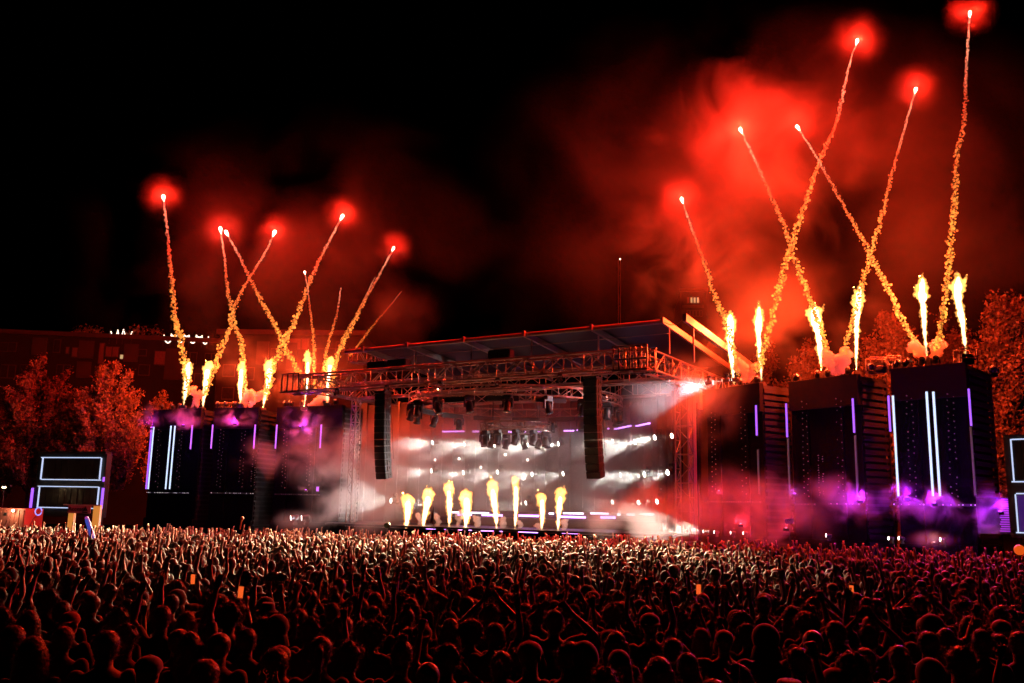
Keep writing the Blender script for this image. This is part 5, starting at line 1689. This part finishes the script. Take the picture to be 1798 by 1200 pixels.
# phone
def phone_meshes():
    case = rounded_box((.078, .010, .158), .004, M_dark, 'phone_case', 1)
    scr_ = mesh('phone_screen', [(-.034, -.0062, -.07), (.034, -.0062, -.07), (.034, -.0062, .07), (-.034, -.0062, .07), (-.034, -.0054, -.07), (.034, -.0054, -.07), (.034, -.0054, .07), (-.034, -.0054, .07)],
                [(0, 1, 2, 3), (7, 6, 5, 4), (0, 4, 5, 1), (2, 6, 7, 3)], emat('phone_picture', (1.0, .13, .02), .9))
    return case, scr_
PH_CASE, PH_SCR = phone_meshes()

# ------------------------------------------------------------------ where they stand
EYE = 1.66
def stand(px, py):
    """ground spot of someone whose head centre shows at the pixel"""
    z = EYE
    for _ in range(4):
        p = atz(px, py, z)
        z = EYE + ground_z(p.y)
    return p.x, p.y
near = []  # x, y, pose index, hair, fem, shirt colour name, yaw, scale
PI_ = {v: i for i, v in enumerate(VARS)}
SHIRTS = {'black': (.012, .012, .014), 'charcoal': (.035, .035, .04), 'dark': (.02, .016, .02), 'grey': (.16, .16, .17), 'white': (.62, .6, .58), 'pale': (.42, .38, .36), 'red': (.28, .03, .03), 'navy': (.02, .03, .08), 'olive': (.08, .08, .035), 'brown': (.11, .06, .035)}
D, U_, CL_ = ('down', 'down'), ('up', 'up'), ('clap', 'clap')
special = [  # px, py of the head centre, pose, hair, female, shirt
    (113, 1117, D, 'short', 0, 'black'), (182, 1146, D, 'short', 0, 'pale'), (222, 1133, D, 'messy', 0, 'dark'), (309, 1123, D, 'buzz', 0, 'charcoal'), (334, 1142, D, 'long', 1, 'black'),
    (381, 1142, D, 'buzz', 0, 'black'), (369, 1180, D, 'short', 0, 'black'), (441, 1121, D, 'short', 0, 'dark'), (494, 1102, ('fwd', 'fwd'), 'hood', 0, 'black'), (537, 1115, ('bent', 'down'), 'messy', 1, 'red'),
    (588, 1105, D, 'short', 0, 'black'), (127, 1097, ('fwd', 'fwd'), 'capback', 0, 'dark'), (86, 1064, ('down', 'up'), 'curly', 0, 'dark'), (125, 1078, D, 'short', 0, 'dark'), (154, 1058, ('down', 'fist'), 'short', 0, 'navy'),
    (213, 1088, D, 'messy', 0, 'dark'), (252, 1069, ('up', 'down'), 'short', 0, 'black'), (312, 1087, D, 'long', 1, 'dark'), (427, 1081, ('down', 'bent'), 'messy', 0, 'charcoal'), (456, 1101, D, 'curly', 0, 'dark'),
    (541, 1058, D, 'short', 0, 'dark'), (581, 1071, ('bent', 'down'), 'short', 0, 'olive'), (6, 1128, D, 'short', 0, 'dark'), (531, 1082, D, 'ponytail', 1, 'black'), (52, 1092, ('down', 'up'), 'long', 1, 'dark'),
    (653, 1114, D, 'curly', 0, 'black'), (712, 1118, ('down', 'bent'), 'short', 0, 'charcoal'), (745, 1121, ('fwd', 'fwd'), 'capback', 0, 'brown'), (745, 1188, D, 'buzz', 0, 'red'), (781, 1102, D, 'long', 1, 'black'),
    (830, 1108, ('fwd', 'fwd'), 'curly', 1, 'charcoal'), (858, 1114, ('up', 'down'), 'short', 0, 'dark'), (917, 1108, D, 'bun', 1, 'dark'), (968, 1102, ('head', 'down') if False else ('head', 'head'), 'short', 0, 'pale'), (945, 1081, D, 'messy', 0, 'black'),
    (948, 1165, D, 'cap', 0, 'grey'), (990, 1168, D, 'short', 0, 'dark'), (1024, 1192, D, 'messy', 0, 'red'), (1044, 1168, D, 'hood', 0, 'dark'), (1077, 1131, ('fwd', 'fwd'), 'long', 1, 'dark'), (1090, 1164, D, 'scarf', 1, 'black'),
    (1151, 1108, ('up', 'down'), 'capback', 0, 'pale'), (1050, 1118, D, 'cap', 0, 'dark'), (708, 1088, D, 'bun', 1, 'black'), (733, 1074, D, 'long', 1, 'dark'), (840, 1048, D, 'curly', 0, 'dark'), (810, 1064, ('bent', 'down'), 'short', 0, 'black'),
    (857, 1034, D, 'short', 0, 'charcoal'), (922, 1074, D, 'long', 1, 'dark'), (1005, 1071, CL_, 'short', 0, 'black'), (1067, 1083, D, 'messy', 0, 'dark'), (1091, 1068, ('fist', 'bent'), 'short', 0, 'brown'), (613, 1068, D, 'short', 0, 'dark'),
    (695, 1058, D, 'curly', 1, 'dark'), (663, 1061, D, 'long', 1, 'navy'), (1143, 1084, ('down', 'up'), 'long', 1, 'dark'),
    (1266, 1118, ('out', 'out'), 'cap', 0, 'red'), (1230, 1168, D, 'short', 0, 'dark'), (1296, 1091, ('fwd', 'fwd'), 'curly', 0, 'black'), (1348, 1134, D, 'hood', 0, 'dark'), (1318, 1182, D, 'long', 1, 'black'), (1443, 1138, D, 'buzz', 0, 'charcoal'),
    (1455, 1189, D, 'capback', 0, 'dark'), (1487, 1124, D, 'short', 0, 'dark'), (1505, 1185, D, 'curly', 0, 'black'), (1505, 1155, D, 'short', 0, 'dark'), (1535, 1128, CL_, 'short', 0, 'black'), (1622, 1131, D, 'short', 0, 'dark'), (1617, 1098, D, 'buzz', 0, 'black'),
    (1622, 1182, D, 'hood', 0, 'black'), (1662, 1174, D, 'messy', 0, 'red'), (1662, 1124, D, 'long', 1, 'dark'), (1778, 1138, ('down', 'bent'), 'short', 0, 'black'), (1763, 1112, ('bent', 'down'), 'cap', 0, 'charcoal'), (1690, 1106, D, 'long', 1, 'dark'),
    (1390, 1088, D, 'long', 1, 'black'), (1420, 1074, ('head', 'head'), 'buzz', 0, 'pale'), (1335, 1064, D, 'cap', 0, 'dark'), (1268, 1048, ('up', 'down'), 'short', 0, 'dark'), (1228, 1061, ('phone', 'phone'), 'cap', 0, 'black'), (1348, 1051, ('up', 'down'), 'messy', 0, 'dark'),
    (1545, 1068, ('down', 'bent'), 'short', 0, 'navy'), (1608, 1064, D, 'messy', 0, 'black'), (1518, 1068, D, 'long', 1, 'dark'), (1428, 1048, D, 'messy', 0, 'dark'), (1504, 1060, ('phone', 'phone'), 'long', 1, 'black'), (377, 1074, ('phone', 'phone'), 'short', 0, 'dark'),
    (312, 1040, ('phone', 'phone'), 'curly', 0, 'dark'), (1720, 1142, D, 'short', 0, 'black'), (1575, 1150, D, 'ponytail', 1, 'dark'), (1400, 1160, D, 'short', 0, 'black'), (1190, 1140, D, 'short', 0, 'dark'), (620, 1150, D, 'messy', 0, 'black'), (562, 1160, D, 'ponytail', 1, 'dark'),
    (500, 1172, D, 'short', 0, 'black'), (60, 1160, D, 'long', 1, 'dark'), (872, 1165, D, 'ponytail', 1, 'black'), (690, 1160, D, 'bun', 1, 'dark'), (1140, 1190, D, 'long', 1, 'dark'), (255, 1175, D, 'cap', 0, 'black')]
face_spot = stand(798, 1090)
pts = []
for (px, py, pose, hr, fem, sh) in special:
    x, y = stand(px, py)
    near.append([x, y, PI_[pose], hr, fem, sh, random.uniform(-.35, .35), random.uniform(.97, 1.04), px])
    pts.append((x, y))
near.append([*face_spot, PI_[D], 'beanie', 1, 'black', math.pi - 0.35, 0.98, 798]); pts.append(face_spot)
# the rest of the field: jittered rows, kept clear of those already placed
def allowed(x, y):
    v = (x - C0.x) * VD.x + (y - C0.y) * VD.y
    lim = -1.2 - max(0, (x - 4.0)) * 0.36
    return v < lim and y < 47.0
cand = []
y = 5.9
row = 0
while y < 47.0:
    sp = 0.74 if y < 10 else (0.64 if y < 17 else 0.62)
    hw = 0.60 * y + 1.0
    x = -hw + (row % 2) * sp / 2
    while x < hw:
        cand.append((x + random.gauss(0, .10), y + random.gauss(0, .12)))
        x += sp
    y += 0.80 if y < 10 else (0.62 if y < 17 else 0.60)
    row += 1
grid = {}
def key_(x, y): return (int(math.floor(x / .6)), int(math.floor(y / .6)))
for p in pts: grid.setdefault(key_(*p), []).append(p)
free = []
for (x, y) in cand:
    if not allowed(x, y): continue
    k = key_(x, y)
    ok = True
    for i in (-1, 0, 1):
        for j in (-1, 0, 1):
            for q in grid.get((k[0] + i, k[1] + j), []):
                if (q[0] - x) ** 2 + (q[1] - y) ** 2 < (.56 if y < 10 else .42) ** 2: ok = False
    if ok:
        free.append((x, y)); grid.setdefault(k, []).append((x, y))
free.sort(key=lambda p: p[1])
in_view = lambda x, y: -40 < pix((x, y, 1.6))[0] < 1838 and pix((x, y, 1.75))[1] < 1195
freev = [p for p in free if in_view(*p)]
N_IND = 300
room = N_IND - len(near)
for (x, y) in freev[:room]:
    if random.random() < (0.58 if y < 9 else 0.65): pose = random.choice([v for v in VARS[1:] if v[0] != 'phone'])
    else: pose = D
    if y < 6.3: pose = D
    fem = random.random() < .42
    hr = random.choice(['long', 'long', 'ponytail', 'bun', 'curly', 'bucket', 'cap', 'messy'] if fem else ['short', 'short', 'messy', 'messy', 'curly', 'cap', 'capback', 'short', 'curly', 'hood'])
    sh = random.choice(['black', 'black', 'charcoal', 'dark', 'dark', 'navy', 'grey', 'white', 'red', 'olive', 'brown', 'pale'])
    near.append([x, y, PI_[pose], hr, int(fem), sh, random.gauss(0, .3), random.uniform(.94, 1.05) * (.95 if fem else 1.0), None])
far = freev[room:]

# labels: look first, then row and place in the row
near.sort(key=lambda a: a[1])
rows = {}
edges = [0, 6.6, 6.9, 7.2, 7.7, 8.3, 8.9, 9.5, 10.1, 10.7, 11.3, 11.9, 12.5, 13.1, 13.7, 14.3, 14.9, 15.5, 16.1, 16.7, 17.3, 17.9, 99]
for a in near:
    r = next(i for i in range(len(edges) - 1) if a[1] < edges[i + 1])
    rows.setdefault(r, []).append(a)
HCOL = [(.012, .009, .008), (.02, .013, .01), (.05, .028, .016), (.10, .055, .028), (.28, .18, .09), (.015, .012, .012), (.03, .02, .015)]
names = {'short': 'hair', 'cap': 'cap', 'capback': 'cap', 'beanie': 'beanie', 'bucket': 'bucket_hat', 'hood': 'hood', 'scarf': 'headscarf'}
ri = -1
for r in sorted(rows):
    ri += 1
    lst = sorted(rows[r], key=lambda a: a[0] / a[1])
    for k, a in enumerate(lst):
        x, y, pi_, hr, fem, sh, yaw, s, px = a
        o = bpy.data.objects.new('person', BODY[pi_, fem])
        COL.objects.link(o)
        o.location = (x, y, ground_z(y)); o.rotation_euler = (random.gauss(0, .025), random.gauss(0, .035), yaw)
        w = random.uniform(.95, 1.10) if not fem else random.uniform(.92, 1.02)
        o.scale = (s * w, s * w, s)
        o.color = (*SHIRTS[sh], 1)
        face = abs(yaw) > 2
        if hr == 'hood': sh = 'black'
        lab = 'person in %s, %s, %s, %s from left in %s row' % (sh if sh != 'dark' else 'dark top', HWORDS[hr], WORDS[VARS[pi_]], ordinal(k), 'nearest' if ri == 0 else ordinal(ri) + ' nearest')
        if face: lab = 'smiling person in a beanie facing away from the stage, towards the camera'
        tag(o, lab, 'person', 'individual people in the crowd')
        h = bpy.data.objects.new(names.get(hr, 'hair'), HAIR[hr])
        COL.objects.link(h); h.parent = o
        h.scale = (random.uniform(1.04, 1.14), random.uniform(1.02, 1.08), random.uniform(.998, 1.004))
        h.color = (*(SHIRTS[random.choice(['black', 'white', 'grey', 'red', 'navy', 'pale'])] if hr in CLOTH else random.choice(HCOL)), 1)
        if hr == 'hood': h.color = o.color = (*SHIRTS['black'], 1)
        if hr in ('cap', 'capback', 'bucket', 'beanie', 'scarf') :
            h2 = bpy.data.objects.new('hair', HAIR['buzz'] if not fem else HAIR['long'])
            if not face:
                COL.objects.link(h2); h2.parent = o; h2.color = (*random.choice(HCOL), 1)
                h2.scale = (.985, .985, .992)
        if VARS[pi_] == ('phone', 'phone'):
            M = wmat(o) @ Matrix.Translation((0.02, .365, 1.80))
            ph = obj('phone', PH_CASE, None, M)
            ph.scale = (1, 1, 1)
            obj('screen', PH_SCR, ph)
            tag(ph, 'phone with glowing orange screen held by %s person in %s row' % (ordinal(k), 'nearest' if ri == 0 else ordinal(ri) + ' nearest'), 'phone', 'phones filming the show')
        if px == 1296:
            lettering('17', 0.26, pmat('jersey_print', (.5, .09, .08), .7), o, wmat(o) @ Matrix.Translation((0, -.135, 1.22)) @ FLATX, 'jersey_number')

# ------------------------------------------------------------------ everyone farther away: one mass
LOW = {}
for i in range(len(VARS)):
    me = MESH['low_%d' % i]
    cls = classify(me, SEG[i])
    n = len(me.vertices)
    co = np.zeros(n * 3); me.vertices.foreach_get('co', co); co = co.reshape(-1, 3)
    tris = []
    tc = []
    me.calc_loop_triangles()
    lt = np.zeros(len(me.loop_triangles) * 3, int); me.loop_triangles.foreach_get('vertices', lt); lt = lt.reshape(-1, 3)
    pi2 = np.zeros(len(me.loop_triangles), int); me.loop_triangles.foreach_get('polygon_index', pi2)
    vc = np.zeros(n, int)
    for k in (2, 0, 1):
        vc[lt[cls[pi2] == k].ravel()] = k
    LOW[i] = (co, lt, vc)
LOWH = {}
for st in HAIRS:
    me = MESH['hairlow_' + st]
    n = len(me.vertices)
    co = np.zeros(n * 3); me.vertices.foreach_get('co', co); co = co.reshape(-1, 3)
    me.calc_loop_triangles()
    lt = np.zeros(len(me.loop_triangles) * 3, int); me.loop_triangles.foreach_get('vertices', lt)
    LOWH[st] = (co, lt.reshape(-1, 3))
VV, TT, CC = [], [], []
n = 0
SK = np.array([(.62, .40, .28), (.55, .33, .22), (.42, .24, .15), (.25, .13, .08), (.66, .44, .33)])
shl = list(SHIRTS.values())
rg = np.random.default_rng(5)
for (x, y) in far:
    up = rg.random() < (0.50 if y < 20 else 0.72)
    i = int(rg.integers(1, len(VARS))) if up else 0
    co, lt, vc = LOW[i]
    s = rg.uniform(.93, 1.06); yaw = rg.normal(0, .35)
    c, sn_ = math.cos(yaw), math.sin(yaw)
    A = np.array([[c, -sn_, 0], [sn_, c, 0], [rg.normal(0, .05), rg.normal(0, .05), 1.0]]) * s
    T = np.array([x, y, ground_z(y)])
    VV.append(co @ A.T + T); TT.append(lt + n); n += len(co)
    pal = np.array([shl[rg.integers(len(shl))], SK[rg.integers(len(SK))], (.03, .03, .04)])
    CC.append(pal[vc])
    st = HAIRS[rg.integers(len(HAIRS))]
    if st == 'beanie' or st == 'hood': st = 'short'
    co, lt = LOWH[st]
    VV.append(co @ A.T + T); TT.append(lt + n); n += len(co)
    hc = np.array(shl[rg.integers(len(shl))] if st in CLOTH else HCOL[rg.integers(len(HCOL))])
    CC.append(np.tile(hc, (len(co), 1)))
VV = np.concatenate(VV); TT = np.concatenate(TT); CC = np.concatenate(CC)
me = bpy.data.meshes.new('crowd')
me.vertices.add(len(VV)); me.vertices.foreach_set('co', VV.ravel())
me.loops.add(3 * len(TT)); me.loops.foreach_set('vertex_index', TT.ravel().astype(np.int32))
me.polygons.add(len(TT)); me.polygons.foreach_set('loop_start', np.arange(len(TT)) * 3); me.polygons.foreach_set('loop_total', np.full(len(TT), 3))
me.polygons.foreach_set('use_smooth', [True] * len(TT))
me.materials.append(M_far)
me.update()
ca = me.color_attributes.new('col', 'FLOAT_COLOR', 'POINT')
ca.data.foreach_set('color', np.concatenate([CC, np.ones((len(CC), 1))], 1).ravel())
tag(obj('crowd', me), 'dense far crowd with raised arms reaching to the stage', 'crowd', kind='stuff')
print('CROWD', len(near), len(far), len(TT))

# ================================================================== things carried above the crowd
def thing_at(px, py, Y): return at(px, py, Y)
M_infl = emat('inflatable_blue', (.10, .16, 1.0), .35, .4)
a, b = at(151.5, 907, 33.0), at(165, 951, 33.0)
r = empty('inflatable_stick', b)
tag(r, 'blue glowing inflatable stick held up above the left crowd', 'inflatable')
obj('tube', Geo().tube([b - b, (a - b) * .12, (a - b) * .8, (a - b) * .9], [.05, .085, .085, .07], 12).mesh('tube', M_infl, True), r)
obj('tip', Geo().tube([(a - b) * .9, (a - b) * .97, (a - b)], [.07, .06, .01], 12).mesh('tip', emat('inflatable_pink', (.8, .1, .7), .4, .4), True), r)
r = empty('festival_totem', at(50, 930, 34.0))
tag(r, 'thin pole with a looped blue light at the left above crowd', 'totem')
p0, p1, p2 = at(50, 930, 34.0), at(58, 912, 34.0), at(67, 903, 34.0)
bar(r, 'pole', p0, p1, .018, M_steel, 6); bar(r, 'pole_tip', p1, p2, .015, M_steel, 6)
g = Geo(); L_ = [p2 + Vector((math.cos(t) * .12, 0, .10 + math.sin(t) * .14)) - p2 for t in np.linspace(0, 6.0, 14)]
g.tube(L_, [.022] * 14, 6)
obj('light_loop', g.mesh('light_loop', emat('loop_blue', (.25, .3, 1.0), 1.5), True), r, Matrix.Translation(p2))
r = empty('wrapped_torch', at(421, 925, 36.0))
tag(r, 'orange knobbed stick raised above the crowd before the left wing', 'stick')
p0, p1 = at(421, 930, 36.0), at(425, 912, 36.0)
bar(r, 'handle', p0, p1, .03, pmat('orange_stick', (.7, .3, .08), .6), 8)
obj('knob', Geo().ball((0, 0, .03), (.07, .07, .08), 2).mesh('knob', bpy.data.materials['orange_stick'], True), r, Matrix.Translation(p1))
r = empty('balloon', at(680, 925, 37.0))
tag(r, 'dark green round balloon above the crowd left of the stage flames', 'balloon')
p1 = at(680, 923, 37.0)
obj('envelope', Geo().ball((0, 0, 0), (.15, .13, .12), 2).mesh('envelope', pmat('green_foil', (.03, .10, .04), .3), True), r, Matrix.Translation(p1))
bar(r, 'string', p1, p1 - Vector((0, 0, .6)), .006, M_steel, 4)
r = empty('pennant_flag', at(758, 930, 44.0))
tag(r, 'dark red pointed pennant on a pole before the stage flames', 'flag')
p0, p1, p2 = at(762, 930, 44.0), at(761, 890, 44.0), at(755, 919, 44.0)
bar(r, 'pole', p0, p1, .015, M_dark, 5)
w_ = wmat(r).translation
V = [p1 - w_, p2 - w_, at(761.5, 918, 44.0) - w_]
V += [v + Vector((0, .02, 0)) for v in V]
obj('cloth', mesh('cloth', V, [(0, 1, 2), (5, 4, 3), (0, 3, 4, 1), (1, 4, 5, 2)], pmat('dark_red_cloth', (.12, .02, .02), .8)), r)
# orange ball lamp by the right edge
lp = at(1790, 966, 30.0)
r = empty('ball_lamp', lp); tag(r, 'round orange lamp on a post at the right edge', 'lamp')
obj('globe', Geo().ball((0, 0, 0), .17, 2).mesh('globe', emat('globe_orange', (1, .12, .01), .7), True), r)
bar(r, 'post', lp - Vector((0, 0, .15)), (lp.x, lp.y, ground_z(30)), .03, M_dark, 6)
# flag held up in the right crowd
fp = at(1497, 1008, 19.0)
r = empty('hand_flag', fp); tag(r, 'small pale flag on a stick held up in the right crowd', 'flag')
bar(r, 'stick', fp - Vector((0, 0, .5)), fp + Vector((0, 0, .22)), .008, M_steel, 5)
V, F = [], []
for j in range(5):
    for i in range(7):
        V.append((i * .04, .02 * math.sin(i * 1.4), j * .055))
for j in range(4):
    for i in range(6): F.append((j * 7 + i, j * 7 + i + 1, (j + 1) * 7 + i + 1, (j + 1) * 7 + i))
obj('cloth', mesh('cloth', V, F, pmat('flag_cloth', (.6, .58, .5), .8), True), r)
